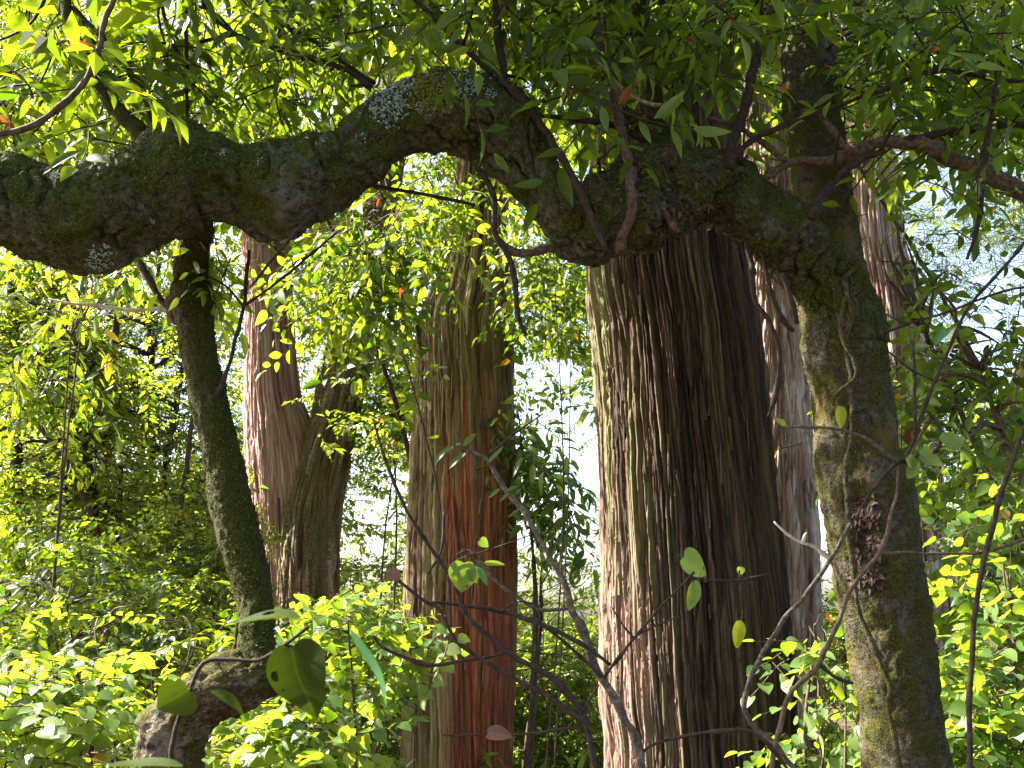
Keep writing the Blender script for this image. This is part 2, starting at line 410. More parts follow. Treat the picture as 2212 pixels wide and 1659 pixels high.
M['leaf_dark'] = mat_leaf('fine_dark_leaf', [(0.02, 0.038, 0.016), (0.045, 0.07, 0.022), (0.09, 0.12, 0.04)], [(0.05, 0.09, 0.015), (0.16, 0.22, 0.04)], 0.45, 0.45, vein=0)
M['leaf_heart'] = mat_leaf('heart_shaped_leaf', [(0.04, 0.09, 0.018), (0.10, 0.17, 0.045), (0.17, 0.25, 0.08)], [(0.14, 0.26, 0.008), (0.46, 0.56, 0.025)], 0.50, 0.40, 0.55, holes=True, vein=0.35, odd=(0.35, 0.2, 0.03))
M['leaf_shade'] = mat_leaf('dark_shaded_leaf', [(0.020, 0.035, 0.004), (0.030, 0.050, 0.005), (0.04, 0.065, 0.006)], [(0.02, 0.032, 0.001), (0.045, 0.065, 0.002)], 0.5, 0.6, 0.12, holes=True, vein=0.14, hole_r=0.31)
M['leaf_blade'] = mat_leaf('bluish_green_leaf', [(0.04, 0.13, 0.05), (0.06, 0.17, 0.07), (0.09, 0.22, 0.09)], [(0.05, 0.14, 0.02), (0.10, 0.22, 0.04)], 0.3, 0.35)
M['leaf_yellow'] = mat_leaf('yellow_dying_leaf', [(0.45, 0.32, 0.01), (0.55, 0.36, 0.012), (0.6, 0.45, 0.02)], [(0.6, 0.4, 0.01), (0.75, 0.5, 0.02)], 0.5)
M['leaf_lime'] = mat_leaf('lime_green_leaf', [(0.13, 0.16, 0.01), (0.18, 0.22, 0.015), (0.22, 0.22, 0.02)], [(0.35, 0.40, 0.01), (0.5, 0.52, 0.02)], 0.5, 0.4, holes=True)
M['leaf_brown'] = mat_leaf('withered_brown_leaf', [(0.05, 0.022, 0.016), (0.10, 0.045, 0.03), (0.16, 0.08, 0.06)], [(0.10, 0.03, 0.01), (0.2, 0.06, 0.02)], 0.3, 0.6)
M['leaf_red'] = mat_leaf('red_dying_leaf', [(0.28, 0.03, 0.015), (0.35, 0.05, 0.02), (0.40, 0.08, 0.03)], [(0.5, 0.05, 0.01), (0.6, 0.09, 0.02)], 0.5)

# ------------------------------------------------------------------ leaves
def leaf_template(kind):
    """returns verts (n,3) with length along +X, tris, lu, lv"""
    if kind in ('lance', 'ovate', 'blade'):
        w = {'lance': 0.155, 'ovate': 0.24, 'blade': 0.12}[kind]
        st = np.array([0, .16, .36, .58, .8, 1.0]); wd = np.array([0, .72, 1.0, .9, .5, 0]) * w
        V, lu, lv, T = [], [], [], []
        for t in st:
            V.append((t, 0, 0)); lu.append(0); lv.append(t)
        for sgn in (1, -1):
            for k in range(1, 5):
                V.append((st[k], sgn * wd[k], abs(wd[k]) * 0.38)); lu.append(sgn); lv.append(st[k])
        for sgn, b in ((1, 6), (-1, 10)):
            tri = [(0, 1, b), (4, 5, b + 3)]
            for k in range(3): tri += [(k + 1, k + 2, b + k + 1), (k + 1, b + k + 1, b + k)]
            T += tri if sgn > 0 else [(a, c, d) for a, d, c in tri]
        V = np.array(V, float); V[:, 2] -= 0.22 * V[:, 0] ** 2 - 0.04 * V[:, 0]
    elif kind == 'small':
        V = np.array([(0, 0, 0), (.45, .25, .07), (1, 0, -.12), (.45, -.25, .07)], float)
        T = [(0, 2, 1), (0, 3, 2)]; lu = [0, 1, 0, -1]; lv = [0, .45, 1, .45]
    elif kind == 'needle':
        V = np.array([(0, 0, 0), (.45, .12, .03), (1, 0, -.1), (.45, -.12, .03)], float)
        T = [(0, 2, 1), (0, 3, 2)]; lu = [0, 1, 0, -1]; lv = [0, .45, 1, .45]
    elif kind == 'heart':
        mid = [(0, 0), (.3, 0), (.62, 0), (1.0, 0)]
        bd = [(-.10, .13), (-.09, .30), (.06, .45), (.26, .50), (.5, .43), (.72, .27), (.88, .11)]
        V = [(x, y, 0) for x, y in mid]; lu = [0] * 4; lv = [m[0] for m in mid]
        for sgn in (1, -1):
            for x, y in bd:
                V.append((x, sgn * y, abs(y) * 0.22)); lu.append(sgn * y * 2); lv.append(x)
        T = []
        for sgn, b in ((1, 4), (-1, 11)):
            tri = [(0, b + 1, b), (0, b + 2, b + 1), (0, 1, b + 2), (1, b + 3, b + 2), (1, b + 4, b + 3), (1, 2, b + 4), (2, b + 5, b + 4), (2, b + 6, b + 5), (2, 3, b + 6)]
            T += [t if sgn > 0 else (t[0], t[2], t[1]) for t in tri]
        V = np.array(V, float); V[:, 2] -= 0.16 * V[:, 0] ** 2
    return V, np.array(T, int), np.array(lu, float), np.array(lv, float)

LEAF = {k: leaf_template(k) for k in ('lance', 'ovate', 'blade', 'small', 'needle', 'heart')}

def rot_xyz(ax, ay, az):
    """batched rotation matrices Rz@Ry@Rx"""
    cx, sx, cy, sy, cz, sz = np.cos(ax), np.sin(ax), np.cos(ay), np.sin(ay), np.cos(az), np.sin(az)
    R = np.empty((len(cx), 3, 3))
    R[:, 0, 0] = cz * cy; R[:, 0, 1] = cz * sy * sx - sz * cx; R[:, 0, 2] = cz * sy * cx + sz * sx
    R[:, 1, 0] = sz * cy; R[:, 1, 1] = sz * sy * sx + cz * cx; R[:, 1, 2] = sz * sy * cx - cz * sx
    R[:, 2, 0] = -sy; R[:, 2, 1] = cy * sx; R[:, 2, 2] = cy * cx
    return R

def spray_template(rng, kind, n, leaf, droop, petiole=0.12):
    """unit-length twig along +X carrying n alternate leaves of relative length leaf; arrays for leaves and for the twig"""
    lt, T, lu, lv = LEAF[kind]
    ts = np.linspace(0.18, 1.0, n) + rng.uniform(-.03, .03, n)
    ph = rng.uniform(0, 6.28)
    def stem(t): return np.stack([t, 0.07 * np.sin(t * 3 + ph), -0.18 * droop * t ** 2 + 0.03 * np.cos(t * 4 + ph)], 1)
    base = stem(ts)
    side = np.where(np.arange(n) % 2 == 0, 1.0, -1.0)
    az = side * rng.uniform(0.75, 1.25, n); az[-1] = rng.uniform(-.2, .2)
    ay = rng.uniform(-.1, .55, n) * (0.5 + droop); ax = rng.normal(0, .45, n)
    sc = leaf * rng.uniform(.65, 1.15, n)
    if kind == 'heart': az *= 1.2
    R = rot_xyz(ax, ay, az)
    off = R[:, :, 0] * (petiole * leaf)
    V = np.einsum('nij,vj->nvi', R, lt) * sc[:, None, None] + (base + off)[:, None, :]
    nv = len(lt)
    tri = (T[None] + (np.arange(n) * nv)[:, None, None]).reshape(-1, 3)
    lid = np.repeat(np.arange(n), nv)
    # the twig: a thin three-sided tube
    tt = np.linspace(0, 1.0, 6); sp = stem(tt); rw = 0.011 * (1.1 - 0.7 * tt)
    ring = np.array([(0, 1, 0), (0, -.5, .87), (0, -.5, -.87)])
    sv = (sp[:, None, :] + ring[None] * rw[:, None, None]).reshape(-1, 3)
    sf = []
    for i in range(5):
        for j in range(3):
            k = (j + 1) % 3; sf += [(i * 3 + j, i * 3 + k, i * 3 + 3 + k), (i * 3 + j, i * 3 + 3 + k, i * 3 + 3 + j)]
    return V.reshape(-1, 3), tri, lid, np.tile(lu, n), np.tile(lv, n), sv, np.array(sf, int), n

def foliage(name, parent, leafmat, twigmat, pos, kind='lance', leaf=0.3, n=9, length=0.35, droop=0.6, pitch=(0.25, 0.35), seed=1, az=None, var=0.3, roll=0.5, stems=True, bright=None):
    """ONE mesh of leaf sprays whose twigs start at pos (world)"""
    rng = np.random.default_rng(seed)
    N = len(pos); K = 8
    temps = [spray_template(rng, kind, max(3, n + int(rng.integers(-2, 3))), leaf, droop) for _ in range(K)]
    pick = rng.integers(0, K, N)
    azs = rng.uniform(0, 2 * PI, N) if az is None else az + rng.normal(0, .8, N)
    pit = rng.normal(pitch[0], pitch[1], N); rol = rng.normal(0, roll, N)
    L = length * rng.uniform(1 - var, 1 + var, N)
    R = rot_xyz(rol, pit, azs)
    VL, TL, rn, LU, LV = [], [], [], [], []; VS, TS = [], []
    oL = oS = 0
    for k in range(K):
        idx = np.where(pick == k)[0]
        if not len(idx): continue
        v, t, lid, lu, lv, sv, sf, nl = temps[k]; m = len(idx)
        W = np.einsum('nij,vj->nvi', R[idx], v) * L[idx][:, None, None] + pos[idx][:, None, :]
        VL.append(W.reshape(-1, 3)); TL.append((t[None] + (np.arange(m) * len(v))[:, None, None]).reshape(-1, 3) + oL); oL += m * len(v)
        sr = rng.uniform(0, 1, m)[:, None] if bright is None else bright[idx][:, None]
        lr = np.clip(.5 + 1.35 * (0.5 * rng.uniform(0, 1, (m, nl)) + 0.5 * sr - .5), 0, 1)
        lr = np.where(rng.uniform(0, 1, (m, nl)) < 0.0035, 1.0, lr * 0.97)
        rn.append(lr[:, lid].ravel()); LU.append(np.tile(lu, m)); LV.append(np.tile(lv, m))
        if stems:
            S = np.einsum('nij,vj->nvi', R[idx], sv) * L[idx][:, None, None] + pos[idx][:, None, :]
            VS.append(S.reshape(-1, 3)); TS.append((sf[None] + (np.arange(m) * len(sv))[:, None, None]).reshape(-1, 3) + oS); oS += m * len(sv)
    V = np.vstack(VL); T = np.vstack(TL); nT = len(T); rn = np.concatenate(rn); LU = np.concatenate(LU); LV = np.concatenate(LV)
    mi = np.zeros(nT, np.int32)
    if stems:
        S = np.vstack(VS); T2 = np.vstack(TS) + len(V)
        V = np.vstack([V, S]); T = np.vstack([T, T2]); mi = np.concatenate([mi, np.ones(len(T2), np.int32)])
        z = np.zeros(len(S)); rn = np.concatenate([rn, z]); LU = np.concatenate([LU, z]); LV = np.concatenate([LV, z])
    return raw_mesh(name, V, [T], [leafmat, twigmat] if stems else [leafmat], parent, mi, {'rnd': rn, 'lu': LU, 'lv': LV}, smooth=(kind not in ('small', 'needle')))

def one_leaf(name, parent, mat, tip_from, tip_to, kind, face, seed=0, rnd=0.5, size=None):
    """a single leaf from base tip_from to tip tip_to, its upper side turned towards direction face"""
    a = np.asarray(tip_from); d = np.asarray(tip_to) - a; L = np.linalg.norm(d); x = d / L
    f = np.asarray(face, float); z = f - x * (f @ x); z /= np.linalg.norm(z); y = np.cross(z, x)
    v, T, lu, lv = LEAF[kind]
    # refine once so that the blade curls
    V = a + (v[:, :1] * x + v[:, 1:2] * y + v[:, 2:] * z) * L
    rng = np.random.default_rng(seed)
    V = V + (np.stack([vnoise(V * 18 + 5 * q, seed + q) for q in range(3)], 1) - .5) * 0.22 * L
    n0 = len(V); st = np.array([0.04, -.12, -.3]); pr_ = 0.012 * L
    sv = np.concatenate([a + x * (q * L) + z * (0.10 * L * (q - .04) ** 2 * 10) + np.stack([y * pr_, -y * pr_ * .5 + z * pr_, -y * pr_ * .5 - z * pr_]) for q in st])
    sf = np.array([(n0 + i * 3 + j, n0 + i * 3 + (j + 1) % 3, n0 + i * 3 + 3 + (j + 1) % 3) for i in range(2) for j in range(3)] + [(n0 + i * 3 + j, n0 + i * 3 + 3 + (j + 1) % 3, n0 + i * 3 + 3 + j) for i in range(2) for j in range(3)])
    o = raw_mesh(name, np.vstack([V, sv]), [np.vstack([T, sf])], mat, parent, None, {'rnd': np.full(n0 + 9, rnd), 'lu': np.concatenate([lu, np.zeros(9)]), 'lv': np.concatenate([lv, np.zeros(9)])})
    m = o.modifiers.new('smooth blade', 'SUBSURF'); m.levels = 2; m.render_levels = 2
    return o

def clumps(rng, n, regs, ncl, sig, gaps=()):
    """world points gathered in clumps inside regions (px, py, rx, ry, Y0, Y1, weight)"""
    w = np.array([r[6] for r in regs], float); w /= w.sum()
    pts = []; cen = []
    for r, k in zip(regs, rng.multinomial(ncl, w)):
        if k == 0: continue
        a = rng.uniform(0, 2 * PI, k); q = np.sqrt(rng.uniform(0, 1, k))
        px = r[0] + r[2] * q * np.cos(a); py = r[1] + r[3] * q * np.sin(a)
        cen.append(at(px, py, rng.uniform(r[4], r[5], k)))
    cen = np.vstack(cen)
    ci = rng.integers(0, len(cen), n)
    P = cen[ci] + rng.normal(0, 1, (n, 3)) * np.array([sig, sig, sig * 0.75]) * rng.uniform(.4, 1.2, len(cen))[ci][:, None]
    if len(gaps):
        x, y = project(P); keep = np.ones(n, bool)
        for g in gaps:
            inside = ((x - g[0]) / g[2]) ** 2 + ((y - g[1]) / g[3]) ** 2 < 1 + 0.25 * rng.normal(0, 1, n)
            keep &= ~(inside & (rng.uniform(0, 1, n) < g[4]))
        P = P[keep]
    return sun_gaps(P[P[:, 2] > 0.05]), cen

SUN = np.array([-0.72, 0.22, 0.66]); SUN /= np.linalg.norm(SUN)
# openings in the canopy through which the sun reaches these spots
BEAMS = [(at(1335, 1500, 5.6), .30), (at(1325, 1250, 5.6), .24), (at(535, 650, 10.8), .45), (at(540, 900, 10.8), .45), (at(550, 1150, 10.8), .45), (at(1625, 700, 9.7), .35), (at(1630, 950, 9.7), .3),
         (at(1620, 350, 9.7), .35), (at(470, 1440, 3.25), .17), (at(900, 500, 6.8), .6), (at(960, 560, 6.6), .4), (at(1190, 610, 7.4), .3), (at(700, 1290, 5.2), .25), (at(700, 1600, 4.8), .3), (at(110, 1560, 4.4), .3),
         (at(2120, 1400, 4.8), .3), (at(2100, 1580, 4.6), .4), (at(2060, 1000, 4.0), .2), (at(890, 1250, 8.7), .2), (at(290, 1430, 5), .25), (at(1210, 1520, 11), .6), (at(1200, 1420, 11.4), .5)]
def sun_gaps(P, slack=0.32):
    keep = np.ones(len(P), bool)
    for c, r in BEAMS:
        d = P - c; t = d @ SUN
        q = d - t[:, None] * SUN
        keep &= ~((t > 1.0) & ((q * q).sum(1) < (r + slack) ** 2))
    return P[keep]

GAPS = [(2080, 560, 190, 340, .93), (1212, 1000, 100, 270, .93), (1235, 1260, 75, 110, .8), (2120, 720, 130, 260, .78), (1990, 470, 80, 120, .5), (330, 860, 75, 150, .6), (820, 1170, 45, 60, .85), (310, 1020, 60, 70, .6), (1250, 830, 55, 120, .9)]

def limbs(bag, rng, root_pts, cen, r0, seed, sag=0.25, seg=6, step=0.15):
    """curved limbs from the nearest point of a stem to the clump centres"""
    for i, c in enumerate(cen):
        d = np.linalg.norm((root_pts - c) * np.array([1, 1, 1.4]), axis=1); a = root_pts[d.argmin()]
        L = np.linalg.norm(c - a)
        if L < 0.1: continue
        m1 = a + (c - a) * 0.35 + np.array([0, 0, sag * L]) + rng.normal(0, .05 * L, 3); m2 = a + (c - a) * .7 + np.array([0, 0, sag * .8 * L]) + rng.normal(0, .05 * L, 3)
        twig_tube(bag, [a, m1, m2, c], [r0, r0 * .75, r0 * .5, r0 * .2], seed + i, step, seg, False)

# ------------------------------------------------------------------ ground
g = 60
xs = np.linspace(-1, 1, g * 2 + 1); xs = np.sign(xs) * np.abs(xs) ** 2.2 * 400
X, Yg = np.meshgrid(xs, xs + 6); Gv = np.stack([X.ravel(), Yg.ravel(), np.zeros(X.size)], 1)
Gv[:, 2] = (fbm(Gv * 0.35, 4, 3) - .5) * 0.5 - 0.05
nn = g * 2 + 1; ii = (np.arange(nn - 1)[:, None] * nn + np.arange(nn - 1)[None]).ravel()
go = raw_mesh('ground', Gv, [np.stack([ii, ii + 1, ii + nn + 1, ii + nn], 1)], M['soil'])
tag(go, kind='structure')

# ------------------------------------------------------------------ big stringy-barked trees
CRACK = {}
def strip_disp(freq, depth, zs, seed, R0, lump=0.03):
    def f(bc, D, W):
        q = bc.copy()
        wob = np.stack([fbm(bc * np.array([4, 4, 1.0]), 2, seed + 30), fbm(bc * np.array([4, 4, 1.0]) + 7, 2, seed + 31)], 1) - .5
        jag = np.stack([fbm(bc * np.array([30, 30, 12.0]), 2, seed + 32), fbm(bc * np.array([30, 30, 12.0]) + 7, 2, seed + 33)], 1) - .5
        q[:, :2] += wob * 0.04 + jag * 0.009
        f1, f2, idv = worley(q * np.array([freq, freq, freq * zs]), seed)
        ew = 0.20 + 0.25 * vnoise(bc * np.array([5, 5, 1.2]), seed + 34)
        e = np.clip((f2 - f1) / ew, 0, 1); plate = e ** 0.5
        g1, g2, id2 = worley(q * np.array([freq * 2.1, freq * 2.1, freq * zs * 1.6]) + 3, seed + 50)
        e2 = np.clip((g2 - g1) / 0.22, 0, 1) ** 0.6
        ridge = fbm(q * np.array([70, 70, 3.0]), 2, seed + 60) - .5
        flake = vnoise(bc * np.array([25, 25, 14.0]), seed + 61) - .5
        CRACK['tone'] = np.clip(0.6 * idv + 0.4 * id2, 0, 1)
        big = fbm(W * 1.4, 3, seed + 70) - .5
        return depth * 1.25 * (plate - 1) + depth * 0.55 * (e2 - 1) + depth * 0.6 * (idv - .5) + depth * .3 * (id2 - .5) + ridge * depth * 0.35 + flake * depth * .12 + big * lump * 2
    return f

def loose_strips(p, r, n, seed, zlo, zhi, lmin=.06, lmax=.28, wmin=.006, wmax=.017, off=0.004):
    rg = np.random.default_rng(seed); bagV, bagF, bagB, tn = [], [], [], []; o = 0
    for k in range(n):
        z = rg.uniform(zlo, zhi); i = int(np.abs(p[:, 2] - z).argmin()); th = rg.uniform(PI * .95, 2.05 * PI)
        L = rg.uniform(lmin, lmax); w = rg.uniform(wmin, wmax); ss = np.linspace(0, 1, 7); drift = rg.normal(0, .08)
        up = rg.choice([-1, 1]); lift = rg.uniform(.002, .035) * (1 if rg.uniform() < .35 else .25)
        for q, s_ in enumerate(ss):
            zz = z + up * L * s_; j = int(np.abs(p[:, 2] - zz).argmin()); a = th + drift * s_ * .3
            R = r[j] + off + lift * s_ ** 2; ww = w * (1 - .8 * s_ ** 3) / R
            for e in (-1, 0, 1):
                bagV.append(p[j] * np.array([1, 1, 0]) + np.array([math.cos(a + e * ww) * (R + (0.004 if e == 0 else 0)), math.sin(a + e * ww) * (R + (0.004 if e == 0 else 0)), zz]))
                bagB.append((math.cos(a + e * ww) * R, math.sin(a + e * ww) * R, zz + k * .37)); 
        tv = rg.uniform(0, 1); tn += [tv] * 21
        for q in range(6):
            for e in range(2):
                b0 = o + q * 3 + e; bagF.append((b0, b0 + 1, b0 + 4, b0 + 3))
        o += 21
    return np.array(bagV), np.array(bagF), np.array(bagB), np.array(tn)

def trunk_from_edges(name, parent, mat, rows, Y, seg, step, freq, depth, zs, seed, twist=0.0, lump=0.03, strips=None):
    P, R = [], []
    for r in rows:
        y, xl, xr = r[:3]; yy = (r[3] if len(r) > 3 else Y)
        P.append(at((xl + xr) / 2, y, yy)); R.append((xr - xl) / 2 * float(mpp((xl + xr) / 2, y, yy)))
    P = np.array(P); R = np.array(R)
    o = np.argsort(P[:, 2]); P = P[o]; R = R[o]
    p, r = smooth_path(P, R, step)
    dep = depth
    V, F, bc, D = tube(p, r + depth * 0.45, seg, strip_disp(freq, dep, zs, seed, float(np.median(R)), lump), twist)
    tone = np.concatenate([CRACK['tone'], [0.5, 0.5]])
    if strips:
        SV, SF, SB, ST = loose_strips(p, r, *strips)
        F = [np.vstack([F[0], SF + len(V)])] + F[1:]; V = np.vstack([V, SV]); bc = np.vstack([bc, SB]); tone = np.concatenate([tone, ST])
    ob = raw_mesh(name, V, F, mat, parent, attrs={'bc': bc, 'tone': tone})
    return ob, p, r

def gz(px, Y):
    """grid row where the ground (z=-0.1) shows at distance Y"""
    v = (-0.1 - CAMZ) / Y
    ang = math.atan(v); return 829.5 + FPX * math.tan(PITCH - ang)

def big_tree(name, label, Y, rows, mat, seg, step, freq, depth, zs, seed, crown=None, twist=0, lump=.03, strips=None, cat='tree', group=None):
    yb = gz(0, Y); last = rows[-1]
    wid = last[2] - last[1]; cx = (last[1] + last[2]) / 2
    rows = list(rows)
    if yb > last[0] + 20: rows.append((yb, cx - wid * 0.62, cx + wid * 0.62))
    base = at(cx, yb, Y); base[2] = 0
    t = thing(name, label, cat, base, group)
    o, p, r = trunk_from_edges('trunk', t, mat, rows, Y, seg, step, freq, depth, zs, seed, twist, lump, strips)
    return t, p, r

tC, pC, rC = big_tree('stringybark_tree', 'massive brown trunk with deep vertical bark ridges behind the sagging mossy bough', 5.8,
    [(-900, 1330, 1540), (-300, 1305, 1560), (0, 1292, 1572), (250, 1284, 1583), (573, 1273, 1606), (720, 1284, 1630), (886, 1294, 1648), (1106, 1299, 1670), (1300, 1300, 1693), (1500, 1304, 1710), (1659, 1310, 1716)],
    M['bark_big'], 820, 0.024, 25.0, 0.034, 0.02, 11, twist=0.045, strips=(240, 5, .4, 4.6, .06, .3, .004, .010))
tB, pB, rB = big_tree('stringybark_tree', 'tall trunk with a rusty red streak between forked tree and massive trunk', 8.8,
    [(-700, 1010, 1080), (-300, 1015, 1080), (0, 1010, 1078), (300, 995, 1088), (480, 975, 1096), (553, 960, 1101), (640, 932, 1107), (700, 906, 1109), (786, 898, 1111), (920, 893, 1114), (1106, 884, 1117), (1250, 876, 1116), (1400, 871, 1113), (1659, 867, 1108)],
    M['bark_red'], 520, 0.03, 21.0, 0.024, 0.025, 23, twist=0.10, strips=(200, 6, .6, 5.0, .08, .4, .004, .010))
tA, pA, rA = big_tree('forked_tree', 'pinkish trunk that forks in two, beyond the leaning mossy stem', 11.0,
    [(-500, 545, 610), (0, 535, 614), (300, 530, 620), (553, 527, 628), (720, 532, 634), (850, 530, 646), (920, 529, 668), (1000, 530, 692), (1106, 538, 704), (1300, 548, 712), (1573, 525, 705), (1659, 512, 705)],
    M['bark_pink'], 320, 0.04, 22.0, 0.024, 0.035, 37, twist=-.03, lump=.012, strips=(140, 7, 1.0, 6.0, .1, .5, .006, .014))
sideA, pA2, rA2 = trunk_from_edges('side_stem', tA, M['bark_pink_moss'],
    [(-100, 880, 935, 11.4), (300, 815, 880, 11.3), (550, 760, 845, 11.2), (690, 725, 815, 11.15), (770, 704, 804, 11.1), (853, 682, 787, 11.05), (920, 664, 773, 11.0), (986, 640, 757, 10.9), (1106, 606, 737, 10.82), (1250, 598, 734, 10.78), (1420, 594, 732, 10.78), (1573, 590, 722, 10.8), (1659, 580, 720, 10.8), (1900, 560, 740, 10.8)], 11, 300, 0.045, 16.0, 0.03, 0.12, 41, twist=.05)
tD, pD, rD = big_tree('stringybark_tree', 'pale sunlit trunk seen between the massive trunk and the mossy trunk', 10.0,
    [(-700, 1615, 1690), (-200, 1600, 1690), (0, 1598, 1692), (250, 1595, 1698), (553, 1598, 1722), (1000, 1596, 1755), (1250, 1595, 1770), (1659, 1588, 1775)],
    M['bark_pale'], 360, 0.04, 20.0, 0.026, 0.11, 53, strips=(160, 8, .6, 6.0))
tE, pE, rE = big_tree('stringybark_tree', 'reddish brown trunk leaning behind the mossy trunk, its right edge showing', 12.0,
    [(-400, 1795, 1880), (0, 1800, 1890), (233, 1813, 1915), (433, 1830, 1938), (553, 1840, 1957), (643, 1848, 1975), (926, 1870, 2020), (1139, 1880, 2040), (1406, 1888, 2066), (1659, 1890, 2088)],
    M['bark_pale'], 320, 0.05, 17.0, 0.032, 0.08, 67)
tF, pF, rF = big_tree('mossy_forest_tree', 'dim greenish trunk far back at the right edge', 15.0,
    [(-300, 2330, 2400), (300, 2340, 2410), (800, 2200, 2290), (1106, 2080, 2185), (1400, 2090, 2205), (1659, 2105, 2225)],
    M['moss_trunk'], 120, 0.08, 12.0, 0.03, 0.2, 71)

# ------------------------------------------------------------------ the mossy arching tree
YM = 3.8
tM = thing('mossy_tree', 'crooked mossy tree whose heavy bough arches across the whole view', 'tree', (at(1960, gz(0, YM), YM)[0], YM, 0))

def lumpy(seed, a1, a2, a3, extra=None):
    def f(bc, D, W):
        d = a1 * (fbm(W * 4.5, 3, seed) - .5) * 2 + a2 * (fbm(W * 17, 3, seed + 9) - .5) * 2 + a3 * (vnoise(W * 70, seed + 17) - .5) * 2 + a3 * (vnoise(W * 140, seed + 19) - .5)
        if extra is not None: d = d + extra(W)
        return d
    return f

def bumps_at(L):
    cs = [(at(px, py, Y), s, h) for px, py, Y, s, h in L]
    def f(W):
        d = 0
        for c, s, h in cs:
            d = d + h * np.exp(-((W - c) ** 2).sum(1) / (2 * s * s))
        return d
    return f

rows = [(-700, 1720, 1790), (-200, 1705, 1788), (0, 1698, 1792), (100, 1690, 1806), (233, 1692, 1808), (330, 1710, 1830), (430, 1714, 1842), (570, 1718, 1864), (670, 1730, 1892), (753, 1735, 1902), (853, 1754, 1917), (970, 1762, 1938), (1036, 1768, 1966), (1106, 1782, 1973), (1240, 1803, 1990), (1340, 1828, 2005), (1473, 1845, 2022), (1659, 1872, 2048), (gz(0, YM) + 30, 1925, 2190)]
P = np.array([at((a + b) / 2, y, YM) for y, a, b in rows])[::-1]; R = np.array([(b - a) / 2 * float(mpp((a + b) / 2, y, YM)) for y, a, b in rows])[::-1]
pM, rM = smooth_path(P, R, 0.018)
V, F, bc, D = tube(pM, rM, 150, lumpy(5, .016, .012, .005, bumps_at([(1712, 775, 3.75, .045, .055), (1745, 995, 3.72, .05, .05), (1900, 960, 3.66, .06, -.015), (1850, 1090, 3.66, .035, -.03), (1865, 1150, 3.65, .04, -.035), (1960, 1225, 3.66, .03, .02), (1960, 1270, 3.68, .02, -.02)])))
MT = (V, F)
oMT = raw_mesh('trunk', V, F, M['moss_trunk'], tM, attrs={'bc': bc})

rgj = np.random.default_rng(123)
JUNC = [(rgj.uniform(1230, 1640), rgj.uniform(370, 540), rgj.uniform(3.32, 3.5), rgj.uniform(.02, .05), rgj.choice([-1, 1, 1]) * rgj.uniform(.025, .06)) for _ in range(30)]
bough = [(1888, 1000, 30, 3.80), (1858, 820, 62, 3.79), (1822, 700, 78, 3.77), (1778, 605, 82, 3.74), (1708, 528, 76, 3.66), (1608, 448, 72, 3.58), (1530, 400, 80, 3.52), (1440, 420, 84, 3.46), (1350, 468, 86, 3.42), (1280, 512, 62, 3.40), (1232, 490, 58, 3.38), (1186, 425, 66, 3.36), (1140, 365, 72, 3.34), (1095, 290, 84, 3.32), (1045, 255, 90, 3.30),
         (970, 240, 88, 3.28), (903, 250, 80, 3.26), (847, 272, 76, 3.24), (793, 312, 76, 3.22), (737, 352, 82, 3.20), (650, 392, 100, 3.18), (585, 412, 106, 3.17), (520, 402, 92, 3.16), (455, 388, 96, 3.15), (400, 392, 114, 3.14), (300, 440, 112, 3.12), (200, 472, 118, 3.10), (100, 458, 108, 3.08), (0, 432, 103, 3.06), (-160, 415, 100, 3.04), (-400, 430, 95, 3.0)]
P, R = pix_path(bough, 3.3)
pBo, rBo = smooth_path(P, R, 0.0075)
boxtra = bumps_at([(505, 455, 2.98, .055, -.085), (480, 480, 3.0, .04, -.06), (1000, 310, 3.10, .05, -.05), (950, 300, 3.12, .04, -.04), (1062, 318, 3.12, .025, .05), (1090, 360, 3.2, .06, -.03), (610, 520, 3.15, .03, .05), (205, 585, 3.1, .05, .03), (400, 275, 3.1, .05, .035), (345, 300, 3.1, .04, .02), (1400, 350, 3.4, .06, .06), (1300, 360, 3.45, .05, .04), (40, 540, 3.0, .06, -.02)] + JUNC)
def gnarl(W):
    f = fbm(W * np.array([7, 7, 5.0]), 3, 61); g_ = fbm(W * np.array([15, 15, 11.0]) + 4, 2, 67)
    return boxtra(W) - .026 * np.exp(-((f - .5) / .02) ** 2) * np.clip(fbm(W * 4, 2, 63) * 3.2 - 1.25, 0, 1) - .008 * np.exp(-((g_ - .5) / .03) ** 2) - .03 * np.clip(fbm(W * 5 + 9, 2, 71) - .62, 0, 1) * 4
V, F, bc, D = tube(pBo, rBo * 0.985, 260, lumpy(8, .032, .019, .0055, gnarl))
BO = (V, F)
oBO = raw_mesh('bough', V, F, M['moss_bough'], tM, attrs={'bc': bc})

def surface_samples(VF, n, rng, cond=None):
    V, F = VF; q = F[0]
    n_ = np.cross(V[q[:, 2]] - V[q[:, 0]], V[q[:, 3]] - V[q[:, 1]]); A = np.linalg.norm(n_, axis=1)
    k = rng.choice(len(q), n, p=A / A.sum()); a, b = rng.uniform(0, 1, (2, n, 1))
    v = V[q[k]]; P = (v[:, 0] * (1 - a) + v[:, 1] * a) * (1 - b) + (v[:, 3] * (1 - a) + v[:, 2] * a) * b
    N = n_[k] / (A[k][:, None] + 1e-12)
    if cond is not None:
        m = cond(P, N); P, N = P[m], N[m]
    return P, N

